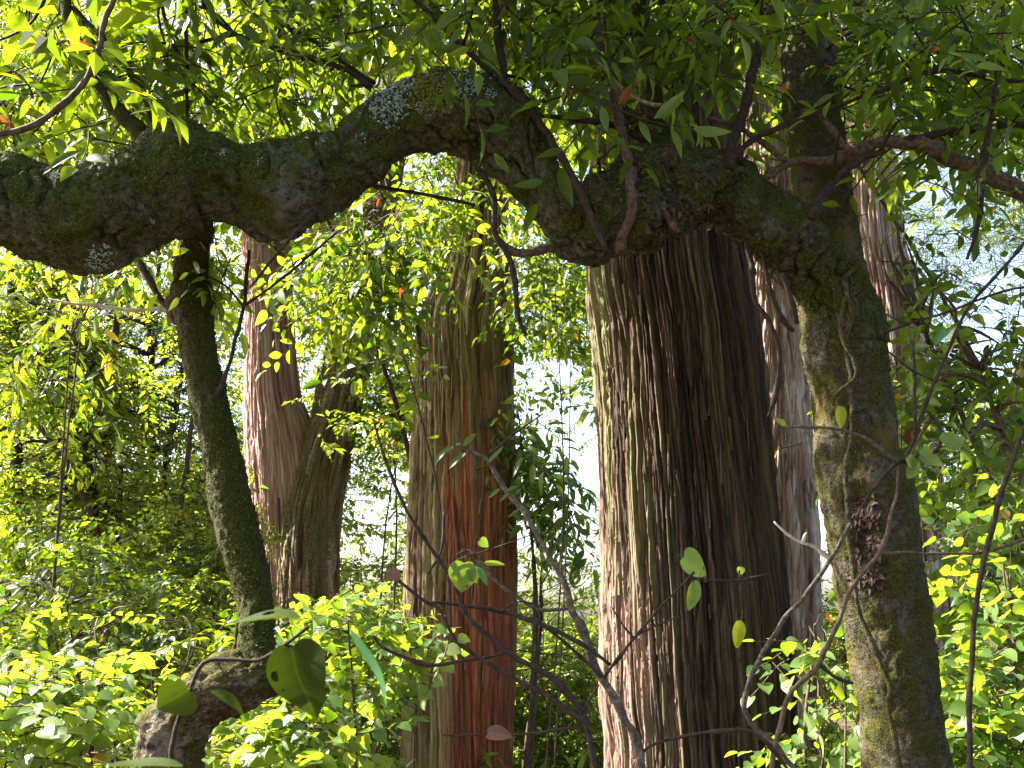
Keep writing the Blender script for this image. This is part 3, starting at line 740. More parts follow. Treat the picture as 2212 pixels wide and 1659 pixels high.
def scatter(name, parent, mat, P, N, size, kind, seed, lift=0.5, hang=0.0):
    """small single leaves (moss fronds, lichen lobes, litter) standing on a surface"""
    rng = np.random.default_rng(seed); n = len(P)
    t = rng.normal(0, 1, (n, 3)); t[:, 2] -= hang; t -= N * (t * N).sum(1)[:, None]; t /= np.linalg.norm(t, axis=1)[:, None]
    lf = rng.uniform(lift * .5, lift * 1.4, n)[:, None]
    x = t * np.cos(lf) + N * np.sin(lf); z = N * np.cos(lf) - t * np.sin(lf); y = np.cross(z, x)
    v, T, lu, lv = LEAF[kind]; s = size * rng.uniform(.5, 1.4, n)
    V = P[:, None, :] + (v[None, :, 0:1] * x[:, None] + v[None, :, 1:2] * y[:, None] + v[None, :, 2:3] * z[:, None]) * s[:, None, None]
    nv = len(v); TT = (T[None] + (np.arange(n) * nv)[:, None, None]).reshape(-1, 3)
    return raw_mesh(name, V.reshape(-1, 3), [TT], mat, parent, None, {'rnd': np.repeat(rng.uniform(0, 1, n), nv), 'lu': np.tile(lu, n), 'lv': np.tile(lv, n)}, smooth=False)

rng = np.random.default_rng(3)
def outward(VF, centre_path):
    return None
def flip_out(P, N, axis):
    d = ((P[:, None, :] - axis[None, ::8, :]) ** 2).sum(2).argmin(1); o = P - axis[::8][d]
    s = np.sign((o * N).sum(1)); return N * s[:, None]
Pm, Nm = surface_samples(BO, 30000, rng); Nm = flip_out(Pm, Nm, pBo)
mk = fbm(Pm * 8, 3, 91) + 0.13 * Nm[:, 2] > 0.52
scatter('moss', oBO, M['mossblade'], Pm[mk], Nm[mk], 0.011, 'small', 5, 0.7, 0.4)
Pm, Nm = surface_samples(MT, 16000, rng); Nm = flip_out(Pm, Nm, pM)
mk = fbm(Pm * 7, 3, 95) > 0.56
scatter('moss', oMT, M['mossblade'], Pm[mk], Nm[mk], 0.009, 'small', 6, 0.6, 0.6)

def patch(name, mat, px, py, r_px, Y, n, size, kind, lift, VF=BO, axis=pBo, seed=1):
    rng = np.random.default_rng(seed)
    Ps, Ns = surface_samples(VF, 160000, rng); Ns = flip_out(Ps, Ns, axis)
    x, y = project(Ps); vis = (Ns * (CAM - Ps)).sum(1) > -0.05
    d = np.hypot(x - px, y - py) / (r_px * (0.75 + 0.6 * fbm(Ps * 30, 2, seed)))
    k = np.where(vis & (d < 1.25) & (rng.uniform(0, 1, len(d)) < np.clip(1.9 - 1.6 * d, 0.02, 1)))[0][:n]
    return scatter(name, oBO, mat, Ps[k] + Ns[k] * 0.003, Ns[k], size, kind, seed, lift)
patch('lichen', M['lichen'], 842, 232, 42, 3.2, 520, 0.011, 'ovate', 0.55, seed=11)
patch('lichen', M['lichen'], 1000, 172, 38, 3.2, 380, 0.011, 'ovate', 0.6, seed=12)
patch('lichen', M['lichen'], 872, 178, 26, 3.2, 260, 0.010, 'ovate', 0.6, seed=13)
for i_, (lx, ly, lr_) in enumerate([(780, 300, 12), (905, 232, 10), (1060, 205, 14), (700, 300, 9), (480, 330, 9), (120, 380, 10), (560, 350, 7), (330, 480, 9)]):
    patch('lichen', M['lichen'], lx, ly, lr_, 3.2, 60, 0.007, 'ovate', 0.5, seed=30 + i_)
patch('lichen', M['lichen'], 215, 560, 28, 3.0, 240, 0.009, 'ovate', 0.5, seed=14)
patch('moss_cushion', M['ymoss'], 938, 192, 50, 3.2, 2600, 0.010, 'small', 0.5, seed=15)

# broken wood mass where the bough sags against the massive trunk
rng = np.random.default_rng(17)
bag = Bag()
for k in range(96):
    px = rng.uniform(1262, 1475); py = rng.uniform(330, 450) + max(0, (1330 - px)) * .5; Y = rng.uniform(3.30, 3.54)
    a = at(px, py + 55, Y); L = rng.uniform(.06, .17); d = np.array([rng.normal(0, .35), rng.normal(0, .2), 1.0]); d /= np.linalg.norm(d)
    r = rng.uniform(.004, .013); p, rr = smooth_path([a, a + d * L * .6, a + d * L], [r, r * .9, r * .25], .015)
    V, F, bc, _ = tube(p, rr, 7, lambda bc, D, W: .004 * (vnoise(W * 90, 3) - .5) * 2); bag.add(V, F, bc)
bag.build('split_wood', M['deadwood'], oBO)
Pq, Nq = surface_samples(BO, 60000, rng); Nq = flip_out(Pq, Nq, pBo); x, y = project(Pq)
k = np.where((np.abs(x - 1420) < 190) & (y > 340) & (y < 560))[0][:1000]
scatter('leaf_litter', oBO, M['litter'], Pq[k], Nq[k], 0.024, 'ovate', 21, 0.5, 0.5)
Pq, Nq = surface_samples(MT, 60000, rng); Nq = flip_out(Pq, Nq, pM); x, y = project(Pq)
k = np.where((np.abs(x - 1868) < 32) & (np.abs(y - 1170) < 100) & (Nq[:, 1] < 0))[0][:260]
scatter('leaf_litter', oMT, M['litter'], Pq[k], Nq[k], 0.028, 'ovate', 22, 0.5, 1.5)

# branches of the mossy tree, traced from their joints outwards
MBR = [
 (3.15, 'moss_stem', [(340, 320, 22), (317, 300, 20), (267, 253, 17), (233, 213, 15), (200, 150, 13), (167, 83, 12), (143, 17, 11), (130, -60, 10), (120, -200, 8)]),
 (3.2, 'twig', [(338, 275, 9), (310, 200, 7), (267, 137, 7), (217, 77, 6), (160, 23, 5), (110, -30, 4)]),
 (3.3, 'twig_brown', [(1340, 545, 11, 3.35), (1364, 433, 11, 3.25), (1357, 350, 11), (1340, 267, 11), (1317, 167, 10), (1294, 67, 10), (1284, 0, 9), (1270, -120, 7)]),
 (3.2, 'twig', [(1312, 545, 7), (1244, 393, 8), (1154, 250, 8), (1100, 193, 7), (1060, 140, 5)]),
 (3.5, 'moss_stem', [(1440, 380, 22), (1425, 290, 18), (1414, 217, 17), (1397, 100, 16), (1380, 0, 15), (1360, -160, 12)]),
 (3.25, 'twig', [(1080, 200, 9), (1040, 140, 7), (970, 67, 7), (897, 0, 6), (820, -70, 5)]),
 (3.3, 'twig', [(1092, 205, 9), (1088, 150, 8), (1077, 83, 8), (1070, 0, 7), (1060, -100, 6)]),
 (3.4, 'moss_stem', [(1490, 390, 16), (1440, 320, 14), (1354, 247, 12), (1300, 200, 8)]),
 (3.4, 'twig', [(1170, 250, 5), (1250, 258, 6), (1330, 270, 7), (1420, 320, 7)]),
 (3.5, 'twig_brown', [(1640, 405, 9, 3.6), (1655, 385, 8), (1708, 352, 9), (1775, 347, 10), (1835, 333, 11), (1908, 307, 12), (1975, 310, 14), (2042, 333, 15), (2125, 370, 16), (2208, 410, 18), (2330, 480, 20)]),
 (3.5, 'twig', [(1950, 308, 9), (1985, 300, 8), (2092, 280, 8), (2212, 267, 7), (2320, 250, 6)]),
 (3.4, 'twig', [(1752, 470, 8), (1775, 423, 8), (1842, 357, 7), (1908, 323, 6)]),
 (3.4, 'twig', [(1575, 350, 7), (1635, 297, 6), (1775, 240, 5), (1892, 200, 5), (2025, 153, 5), (2142, 170, 5), (2230, 178, 4)]),
 (3.4, 'twig', [(1570, 370, 14), (1580, 320, 12), (1598, 267, 11), (1632, 133, 10), (1662, 33, 9), (1680, -80, 7)]),
 (3.45, 'twig_brown', [(1842, 336, 7), (1800, 285, 6), (1768, 240, 5)]),
 (3.45, 'twig_brown', [(1700, 348, 7), (1602, 280, 6), (1528, 253, 4)]),
 (3.3, 'twig', [(400, 280, 5), (403, 253, 4), (403, 133, 4), (400, 0, 4), (398, -80, 3)]),
 (3.25, 'twig', [(800, 190, 6), (737, 147, 6), (617, 110, 6), (513, 73, 5), (450, 27, 4), (420, -40, 3)]),
 (3.3, 'twig', [(810, 180, 5), (737, 133, 5), (680, 90, 5), (617, 53, 5), (560, 0, 4)]),
 (3.3, 'twig', [(403, 136, 3), (367, 83, 3), (347, 0, 3), (340, -50, 3)]),
 (3.35, 'twig', [(513, 75, 4), (400, 92, 4), (317, 90, 3)]),
 (3.2, 'twig_pale', [(1280, 120, 4), (1310, 155, 4), (1354, 200, 4), (1417, 227, 4), (1475, 217, 4)]),
 (3.3, 'twig', [(1024, 355, 6, 3.25), (1064, 417, 6), (1070, 500, 6), (1097, 553, 6), (1110, 603, 6), (1120, 686, 5), (1137, 723, 4)]),
 (3.4, 'twig', [(793, 402, 5), (870, 412, 4), (937, 423, 4), (1027, 443, 3)]),
 (3.4, 'twig_brown', [(1078, 520, 8), (1120, 545, 9), (1170, 540, 9), (1230, 530, 10)]),
 (3.0, 'twig', [(700, 440, 4, 3.15), (640, 500, 3), (590, 560, 3), (540, 620, 2)]),
 (3.6, 'twig', [(1612, 510, 6), (1625, 600, 6), (1632, 650, 5), (1665, 700, 5), (1683, 760, 4), (1676, 850, 4), (1660, 900, 3)]),
 (3.6, 'twig', [(1645, 530, 5), (1660, 610, 5), (1690, 690, 5), (1715, 715, 5)]),
 (3.92, 'twig_white', [(1672, 1126, 2), (1700, 1152, 3), (1725, 1169, 3), (1760, 1180, 4), (1795, 1205, 4), (1840, 1215, 5)]),
 (3.92, 'twig_white', [(1733, 1172, 3), (1738, 1158, 3), (1743, 1150, 2)]),
 (3.6, 'twig', [(1690, 590, 6), (1708, 650, 6), (1722, 700, 5)]),
]
branch_pts = []
for i, (Y, mk_, L) in enumerate(MBR):
    P, R = pix_path(L, Y); bag = Bag()
    p, r = twig_tube(bag, P, R, 100 + i * 7, 0.02, 10 if max(R) > .015 else 7)
    bag.build('branch', M[mk_], tM); branch_pts.append(p)

# crown of long leaves: the near canopy that fills the top of the view
rng = np.random.default_rng(7)
NGAP = [(1460, 200, 130, 120, .75), (1400, 430, 280, 150, .97), (200, 430, 280, 150, .93), (650, 380, 220, 150, .93), (950, 240, 200, 110, .9), (1150, 380, 150, 150, .9), (1780, 430, 130, 230, .85), (1650, 330, 90, 100, .7), (1760, 150, 115, 290, .95), (1640, 60, 50, 110, .7), (1950, 275, 290, 85, .75)]
NEAR = [(1760, 120, 480, 200, 2.9, 4.4, 5.0), (1250, 60, 300, 160, 3.0, 4.6, 2.4), (420, 120, 460, 190, 2.9, 4.6, 3.2), (820, 40, 400, 130, 3.2, 4.8, 2.4), (2080, 240, 200, 100, 3.0, 4.4, 1.0), (1450, 230, 120, 90, 2.9, 3.3, .5), (60, 240, 130, 110, 3.2, 4.6, .7)]
Pn, cn = clumps(rng, 1020, NEAR, 160, 0.17, NGAP)
on_branch = np.vstack([b[rng.integers(0, len(b), 7)] for b in branch_pts[:22]])
db = np.sqrt(((on_branch[:, None] - pBo[None, ::12]) ** 2).sum(2)).min(1)
on_branch = on_branch[(on_branch[:, 2] > 2.35) & (db > .5)]
bx, by = project(on_branch); on_branch = on_branch[~((np.abs(bx - 1760) < 110) & (by > -60) & (by < 420))]
Pn = np.vstack([Pn, on_branch])
foliage('crown', tM, M['leaf_near'], M['twig'], Pn, 'lance', 0.33, 8, 0.32, 0.8, (0.45, 0.35), 71)
bag = Bag()
lroots = np.vstack([pM[pM[:, 2] > 2.6]] + [b for b in branch_pts[:20]])
for i, c in enumerate(cn[rng.permutation(len(cn))[:70]]):
    bag = Bag(); limbs(bag, rng, lroots, c[None], 0.008, 900 + i, 0.12, 5, 0.06)
    if bag.n: bag.build('twig', M['twig'], tM)

# the part of its crown above the view
OV = [(1500, -900, 1500, 800, 2.8, 5.5, 1.0), (500, -800, 1500, 700, 2.4, 5.5, 1.0)]
Po, _ = clumps(rng, 2000, OV, 120, 0.30)
foliage('upper_crown', tM, M['leaf_near'], M['twig'], Po, 'small', 0.30, 10, 0.42, 0.6, (0.3, 0.3), 73, stems=False)

# ------------------------------------------------------------------ the leaning mossy stem
YL = 3.45
tL = thing('leaning_tree', 'slim mossy stem rising in an elbow and leaning left beneath the bough', 'tree', (at(350, gz(0, 3.3), 3.3)[0], 3.3, 0))
Ls = [(572, 1500, 58, 3.28), (556, 1430, 46, 3.30), (552, 1370, 40, 3.33), (551, 1306, 40, 3.36), (540, 1240, 42, 3.38), (520, 1173, 45, 3.40), (500, 1090, 44, 3.42), (488, 1020, 42, 3.43), (470, 945, 40, 3.44), (453, 870, 40, 3.45), (434, 780, 38, 3.46), (422, 700, 39, 3.46), (416, 650, 46, 3.46), (410, 596, 37, 3.45), (414, 565, 34, 3.42), (420, 530, 31, 3.38), (428, 490, 30, 3.32), (432, 450, 28, 3.26)]
P, R = pix_path(Ls, YL); pL, rL = smooth_path(P, R, 0.012)
V, F, bc, D = tube(pL, rL, 90, lumpy(44, .009, .008, .004, bumps_at([(560, 1295, 3.27, .022, .018), (455, 640, 3.45, .02, .02), (374, 650, 3.45, .02, .018), (460, 862, 3.38, .012, .012)])))
LS = (V, F); raw_mesh('stem', V, F, M['moss_stem'], tL, attrs={'bc': bc})
gl = gz(0, 3.3)
Lb = [(330, gl + 60, 150, 3.3), (345, 1900, 92, 3.3), (355, 1720, 73, 3.3), (366, 1620, 68, 3.29), (396, 1550, 64, 3.28), (445, 1506, 60, 3.27), (505, 1480, 62, 3.27), (552, 1460, 50, 3.28), (566, 1425, 34, 3.3)]
P, R = pix_path(Lb, 3.3); p, r = smooth_path(P, R, 0.011)
V, F, bc, D = tube(p, r, 110, lumpy(48, .014, .018, .007, bumps_at([(310, 1560, 3.25, .03, .03), (470, 1432, 3.25, .03, .018)])))
LBm = (V, F); raw_mesh('stem_base', V, F, M['elbow'], tL, attrs={'bc': bc})
rng = np.random.default_rng(19)
Pm, Nm = surface_samples(LS, 9000, rng); Nm = flip_out(Pm, Nm, pL); mk = fbm(Pm * 12, 3, 5) > 0.47
scatter('moss', tL, M['mossblade'], Pm[mk], Nm[mk], 0.009, 'small', 9, 0.7, 0.5)
Pm, Nm = surface_samples(LBm, 60000, rng); Nm = flip_out(Pm, Nm, p); x, y = project(Pm)
mk = (fbm(Pm * 10, 3, 15) > 0.55) & (rng.uniform(0, 1, len(Pm)) < .14)
scatter('moss', tL, M['mossblade'], Pm[mk], Nm[mk], 0.009, 'small', 10, 0.6, 0.5)
for i, (Y, mk_, L) in enumerate([
    (3.4, 'twig', [(462, 862, 6), (483, 820, 5), (507, 740, 4), (527, 663, 4), (533, 586, 4), (540, 540, 3)]),
    (3.4, 'twig', [(529, 658, 3), (600, 610, 3), (667, 553, 3), (730, 500, 2)]),
    (3.4, 'twig', [(526, 664, 3), (490, 620, 2), (452, 598, 2)]),
    (3.3, 'elbow', [(470, 1440, 9), (495, 1425, 8), (508, 1390, 6), (512, 1340, 4)]),
    (3.5, 'twig_brown', [(385, 700, 9), (373, 686, 9), (347, 650, 8), (323, 603, 8), (300, 566, 7), (270, 545, 6)]),
    (3.5, 'twig_white', [(392, 690, 5), (350, 668, 5), (283, 671, 4), (207, 659, 4), (150, 655, 3), (105, 646, 2)])]):
    P, R = pix_path(L, Y); bag = Bag(); q, _ = twig_tube(bag, P, R, 300 + i, 0.018, 8); bag.build('branch', M[mk_], tL)
Pl, _ = clumps(rng, 26, [(420, 555, 50, 40, 3.35, 3.6, 1), (560, 610, 120, 60, 3.3, 3.6, .8)], 8, .07)
foliage('leaves', tL, M['leaf_mid'], M['twig'], Pl, 'lance', 0.33, 7, .24, .9, (.7, .3), 31)

exec_after = []
# ------------------------------------------------------------------ vines on the mossy trunk
def vine(label, L, Y, mat='twig_pale', seed=1, seg=8, leaves=None):
    P, R = pix_path(L, Y); R = R * .8
    t = thing('climbing_vine', label, 'vine', P[-1] if P[-1][2] < P[0][2] else P[0])
    bag = Bag(); p, r = twig_tube(bag, P, R, seed, 0.015, seg); bag.build('vine_stem', M[mat], t)
    return t, p
vine('twisted brown vine climbing the front of the mossy trunk', [(1865, 566, 6), (1825, 600, 7), (1828, 636, 7), (1842, 676, 7), (1826, 726, 7), (1832, 770, 8), (1842, 853, 8), (1838, 953, 7), (1828, 1003, 7), (1832, 1086, 8), (1833, 1156, 8), (1845, 1239, 7), (1855, 1319, 7), (1888, 1393, 8), (1922, 1483, 8), (1918, 1526, 7), (1942, 1626, 8), (1960, 1720, 8)], 3.60, 'moss_trunk', 501)
vine('thin vine twisting across the mossy trunk above the yellow leaf', [(1828, 640, 5), (1815, 690, 5), (1822, 740, 5), (1845, 783, 5), (1845, 816, 5), (1808, 850, 5), (1800, 875, 4)], 3.58, 'moss_trunk', 507)
vine('long looping vine hanging in front of the massive trunk', [(1838, 1130, 6), (1775, 1239, 6), (1720, 1310, 6), (1688, 1346, 6), (1635, 1433, 7), (1608, 1506, 7), (1618, 1556, 7), (1675, 1610, 7), (1740, 1690, 7)], 3.45, 'twig_grey', 511)
t, p = vine('smooth brown vine looping up at the top left corner', [(-60, 292, 9), (0, 287, 9), (67, 273, 9), (133, 227, 9), (187, 170, 8), (217, 100, 8), (230, 33, 7), (255, -20, 6)], 2.9, 'twig_brown', 515)

# ------------------------------------------------------------------ bare twiggy shrub in front, lower centre
tS = thing('bare_shrub', 'leggy shrub of knobbly bare twigs spreading in front of the red streaked trunk', 'shrub', (at(1395, 1659, 2.6)[0], 2.6, 0))
SH = [
 ('twig_grey', 2.60, [(1400, 2300, 15), (1392, 1900, 14), (1384, 1659, 13), (1370, 1589, 13), (1347, 1556, 12), (1304, 1473, 11), (1280, 1433, 11), (1257, 1359, 10), (1234, 1313, 10), (1214, 1249, 8), (1194, 1216, 8), (1154, 1143, 7), (1134, 1106, 7), (1087, 1053, 7), (1054, 993, 6), (1030, 980, 6), (987, 960, 5)]),
 ('twig', 2.60, [(1054, 985, 4), (1100, 945, 4), (1174, 893, 3)]),
 ('twig_grey', 2.60, [(1234, 1316, 7), (1170, 1318, 6), (1120, 1293, 6), (1087, 1269, 6), (1057, 1239, 5), (1014, 1189, 5), (985, 1200, 4)]),
 ('twig', 2.50, [(1330, 2200, 10), (1300, 1760, 9), (1284, 1659, 9), (1267, 1573, 10), (1247, 1549, 9), (1170, 1496, 8), (1080, 1449, 7), (1030, 1419, 7), (984, 1383, 7), (950, 1319, 6), (917, 1299, 6), (867, 1259, 5), (850, 1240, 4)]),
 ('twig', 2.52, [(1265, 1575, 9), (1257, 1539, 9), (1197, 1469, 10), (1150, 1440, 9), (1094, 1409, 10), (1010, 1333, 8), (984, 1269, 7), (967, 1236, 7), (924, 1173, 6), (880, 1106, 6), (840, 1013, 6), (807, 910, 4)]),
 ('twig', 2.56, [(1318, 1437, 7), (1254, 1389, 8), (1164, 1346, 8), (1070, 1319, 7), (987, 1306, 6), (930, 1303, 5)]),
 ('twig', 2.58, [(1300, 1460, 6), (1277, 1439, 6), (1204, 1373, 5), (1164, 1346, 5)]),
 ('twig', 2.52, [(1094, 1411, 6), (1004, 1428, 6), (917, 1434, 6), (830, 1399, 5), (807, 1373, 4)]),
 ('twig', 2.58, [(1304, 1465, 6), (1354, 1399, 5), (1417, 1323, 5), (1474, 1263, 4), (1500, 1235, 3)]),
 ('twig', 2.58, [(1380, 1369, 4), (1454, 1336, 3), (1490, 1334, 2)]),
 ('twig', 2.50, [(1262, 1572, 5), (1250, 1571, 5), (1120, 1586, 4), (957, 1588, 3)]),
 ('twig', 2.52, [(925, 1240, 4), (954, 1186, 4), (960, 1106, 3)]),
 ('twig', 2.54, [(1032, 1150, 2), (1027, 1183, 3), (1020, 1293, 3), (1008, 1312, 3)]),
 ('twig', 2.60, [(1375, 1640, 5), (1387, 1626, 5), (1424, 1603, 5), (1502, 1586, 6), (1615, 1579, 6), (1675, 1626, 6), (1720, 1690, 6)]),
 ('twig', 2.58, [(1370, 1380, 3), (1345, 1350, 3), (1322, 1312, 2)]),
 ('twig', 2.52, [(1257, 1540, 6), (1275, 1510, 5), (1293, 1480, 4)]),
 ('twig', 2.5, [(967, 1236, 3), (990, 1210, 3), (1050, 1190, 3), (1148, 1155, 2)]),
 ('twig', 2.55, [(1080, 1320, 3), (1120, 1300, 3), (1160, 1310, 4), (1168, 1345, 4)]),
]
for i, (mk_, Y, L) in enumerate(SH):
    P, R = pix_path(L, Y); R = R * (.74 if i == 0 else .6); bag = Bag(); twig_tube(bag, P, R, 600 + i * 11, 0.012, 9); bag.build('branch', M[mk_], tS)
TOC = np.array([0.1, -1.0, 0.25])
def pl(parent, name, mat, a, b, Y, kind, rnd=.5, seed=0, face=TOC, Y2=None):
    return one_leaf(name, parent, M[mat], at(a[0], a[1], Y), at(b[0], b[1], Y2 or Y), kind, face, seed, rnd)
pl(tS, 'leaf', 'leaf_heart', (1003, 1216), (995, 1277), 2.5, 'heart', .35, 1)
pl(tS, 'leaf', 'leaf_heart', (1020, 1230), (1033, 1262), 2.5, 'heart', .2, 2)
pl(tS, 'leaf', 'leaf_heart', (1036, 1168), (1055, 1182), 2.5, 'heart', .3, 3)
pl(tS, 'leaf', 'leaf_mid', (1042, 1215), (1092, 1220), 2.5, 'lance', .5, 4)
pl(tS, 'leaf', 'leaf_blade', (1030, 1222), (1052, 1265), 2.5, 'lance', .4, 5)
pl(tS, 'leaf', 'leaf_heart', (990, 1378), (1015, 1385), 2.5, 'heart', .6, 6)
pl(tS, 'dead_leaf', 'leaf_brown', (1055, 1582), (1115, 1588), 2.49, 'heart', .6, 7, np.array([.3, -.6, 1.0]))
pl(tS, 'dead_leaf', 'leaf_brown', (850, 1255), (848, 1222), 2.49, 'heart', .6, 8)
for k, (a, b) in enumerate([((985, 965), (930, 1000)), ((1010, 975), (965, 1010)), ((1080, 1055), (1050, 1075)), ((1095, 1062), (1120, 1045)), ((1100, 1065), (1075, 1085)), ((1000, 962), (1030, 930)), ((1055, 1000), (1085, 960))]):
    pl(tS, 'leaf', 'leaf_near', a, b, 2.58, 'lance', .3 + .1 * (k % 4), 30 + k, np.array([0.2 * (k % 3), -.7, .7]))

# heart leaves dangling in front of the massive trunk
tH = thing('leafy_vine', 'thin vine with dangling heart shaped leaves in front of the massive trunk', 'vine', at(1604, 1190, 3.0))
bag = Bag()
for i, L in enumerate([[(1475, 1250, 2), (1540, 1252, 2), (1597, 1254, 3), (1660, 1240, 2)], [(1597, 1232, 2), (1598, 1255, 2), (1602, 1300, 2), (1604, 1335, 2)], [(1494, 1252, 2), (1492, 1275, 2)]]):
    P, R = pix_path(L, 3.0); twig_tube(bag, P, R, 700 + i, .02, 6)
bag.build('vine_stem', M['twig'], tH)
pl(tH, 'leaf', 'leaf_heart', (1477, 1208), (1530, 1240), 3.0, 'heart', .35, 11)
pl(tH, 'leaf', 'leaf_heart', (1508, 1253), (1487, 1328), 3.0, 'ovate', .35, 12)
pl(tH, 'leaf', 'leaf_heart', (1600, 1225), (1600, 1243), 3.0, 'heart', .5, 13)
pl(tH, 'withered_leaf', 'leaf_lime', (1601, 1338), (1597, 1402), 3.0, 'ovate', .5, 14)

# ------------------------------------------------------------------ right hand knobbly twig plant
tR = thing('twig_shrub', 'dark jointed twigs crossing in front of the mossy trunk on the right', 'shrub', (at(1668, 1659, 3.0)[0], 3.0, 0))
for i, (mk_, Y, L) in enumerate([
 ('twig_brown', 3.1, [(1640, 2200, 10), (1662, 1800, 9), (1668, 1659, 8), (1688, 1566, 9), (1708, 1496, 9), (1762, 1446, 9), (1812, 1339, 8), (1842, 1266, 8), (1902, 1189, 7), (1925, 1106, 6), (1938, 1060, 5), (1940, 1000, 5)]),
 ('twig', 3.1, [(1848, 1125, 5), (1882, 1063, 5), (1938, 996, 7), (1958, 988, 7), (1988, 906, 7), (2022, 820, 6), (2060, 730, 6), (2102, 653, 5), (2175, 570, 5), (2240, 490, 4)]),
 ('twig_brown', 3.08, [(1938, 996, 6), (1900, 965, 6), (1855, 940, 5), (1800, 925, 5), (1755, 923, 4), (1688, 923, 3)]),
 ('twig', 3.1, [(1945, 995, 5), (1990, 985, 4), (2022, 976, 4), (2032, 950, 4), (2028, 920, 5), (2008, 896, 6)]),
 ('twig_brown', 3.1, [(1898, 1194, 6), (1980, 1195, 5), (2055, 1196, 5), (2128, 1191, 5), (2212, 1166, 5), (2270, 1150, 4)]),
 ('twig', 3.1, [(1772, 1437, 6), (1805, 1462, 5), (1843, 1475, 5)]),
 ('twig', 3.1, [(2102, 653, 4), (2170, 628, 4), (2230, 618, 3)]),
 ('twig', 3.1, [(1905, 720, 5), (1960, 700, 4), (2030, 680, 4), (2102, 653, 4)]),
 ('twig', 3.1, [(1975, 940, 6), (1978, 880, 6), (1975, 800, 5), (1970, 735, 4)]),
 ('twig', 3.1, [(1920, 760, 3), (1970, 800, 3), (2015, 820, 3)])]):
    P, R = pix_path(L, Y); R = R * .64; bag = Bag(); twig_tube(bag, P, R, 800 + i * 5, 0.014, 9)
    bag.build('branch', M['twig_white'] if mk_ == 'twig_pale' else M[mk_], tR)
pl(tR, 'leaf', 'leaf_lime', (1808, 876), (1820, 928), 3.06, 'ovate', .4, 21)
for k, (a, b, mt) in enumerate([((1960, 990), (1985, 1020), 'leaf_mid'), ((1990, 985), (2045, 1000), 'leaf_mid'), ((2040, 960), (2085, 945), 'leaf_mid'), ((1975, 1010), (1960, 1035), 'leaf_mid'), ((1700, 925), (1672, 895), 'leaf_mid'), ((2040, 705), (2025, 745), 'leaf_blade')]):
    pl(tR, 'leaf', mt, a, b, 3.08, 'heart' if k < 4 else 'ovate', .6, 40 + k, np.array([.2, -.8, .5]))
tV = thing('hanging_vine', 'thin straight dark vine hanging down near the right edge', 'vine', at(2095, 1659, 2.4))
bag = Bag(); P, R = pix_path([(2090, 2100, 6), (2095, 1659, 6), (2098, 1440, 6), (2112, 1273, 6), (2152, 1106, 6), (2168, 1053, 6), (2212, 930, 5), (2280, 780, 5)], 2.4); twig_tube(bag, P, R, 871, .03, 8); bag.build('vine_stem', M['twig'], tV)
tV = thing('hanging_vine', 'thin dark vine dropping from the canopy past the bright sky on the right', 'vine', at(2090, 560, 3.3))
bag = Bag(); P, R = pix_path([(2170, -60, 4), (2160, 120, 4), (2130, 330, 5), (2118, 460, 4), (2090, 560, 3)], 3.3); twig_tube(bag, P, R, 877, .03, 7); bag.build('vine_stem', M['twig'], tV)

# ------------------------------------------------------------------ nearest twig, lower left, with big dark leaves
tN = thing('near_plant', 'dark out of focus plant with large heart shaped leaves at the bottom left', 'plant', (at(370, 1659, 1.35)[0], 1.35, 0))
bag = Bag()
for i, L in enumerate([[(360, 2900, 8), (366, 2000, 6), (370, 1659, 5), (376, 1600, 5), (385, 1560, 5), (408, 1500, 5), (440, 1432, 5), (500, 1424, 4), (560, 1425, 4), (620, 1390, 4), (665, 1355, 4)], [(600, 1395, 3), (640, 1398, 3), (668, 1420, 3), (668, 1440, 2)]]):
    P, R = pix_path(L, 1.35); twig_tube(bag, P, R, 880 + i, .01, 9)
bag.build('plant_stem', M['twig'], tN)
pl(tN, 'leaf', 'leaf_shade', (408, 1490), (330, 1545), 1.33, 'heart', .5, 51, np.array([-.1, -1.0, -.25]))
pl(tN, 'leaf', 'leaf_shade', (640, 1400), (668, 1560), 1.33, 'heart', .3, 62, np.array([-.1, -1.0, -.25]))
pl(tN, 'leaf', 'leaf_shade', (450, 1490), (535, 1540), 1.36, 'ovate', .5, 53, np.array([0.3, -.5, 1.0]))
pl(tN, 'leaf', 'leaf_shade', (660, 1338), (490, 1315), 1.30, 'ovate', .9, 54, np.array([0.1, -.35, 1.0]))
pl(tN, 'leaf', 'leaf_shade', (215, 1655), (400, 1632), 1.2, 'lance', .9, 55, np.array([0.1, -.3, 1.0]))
pl(tN, 'leaf', 'leaf_blade', (736, 1362), (850, 1525), .95, 'blade', .35, 56, np.array([0.9, -.45, .5]))

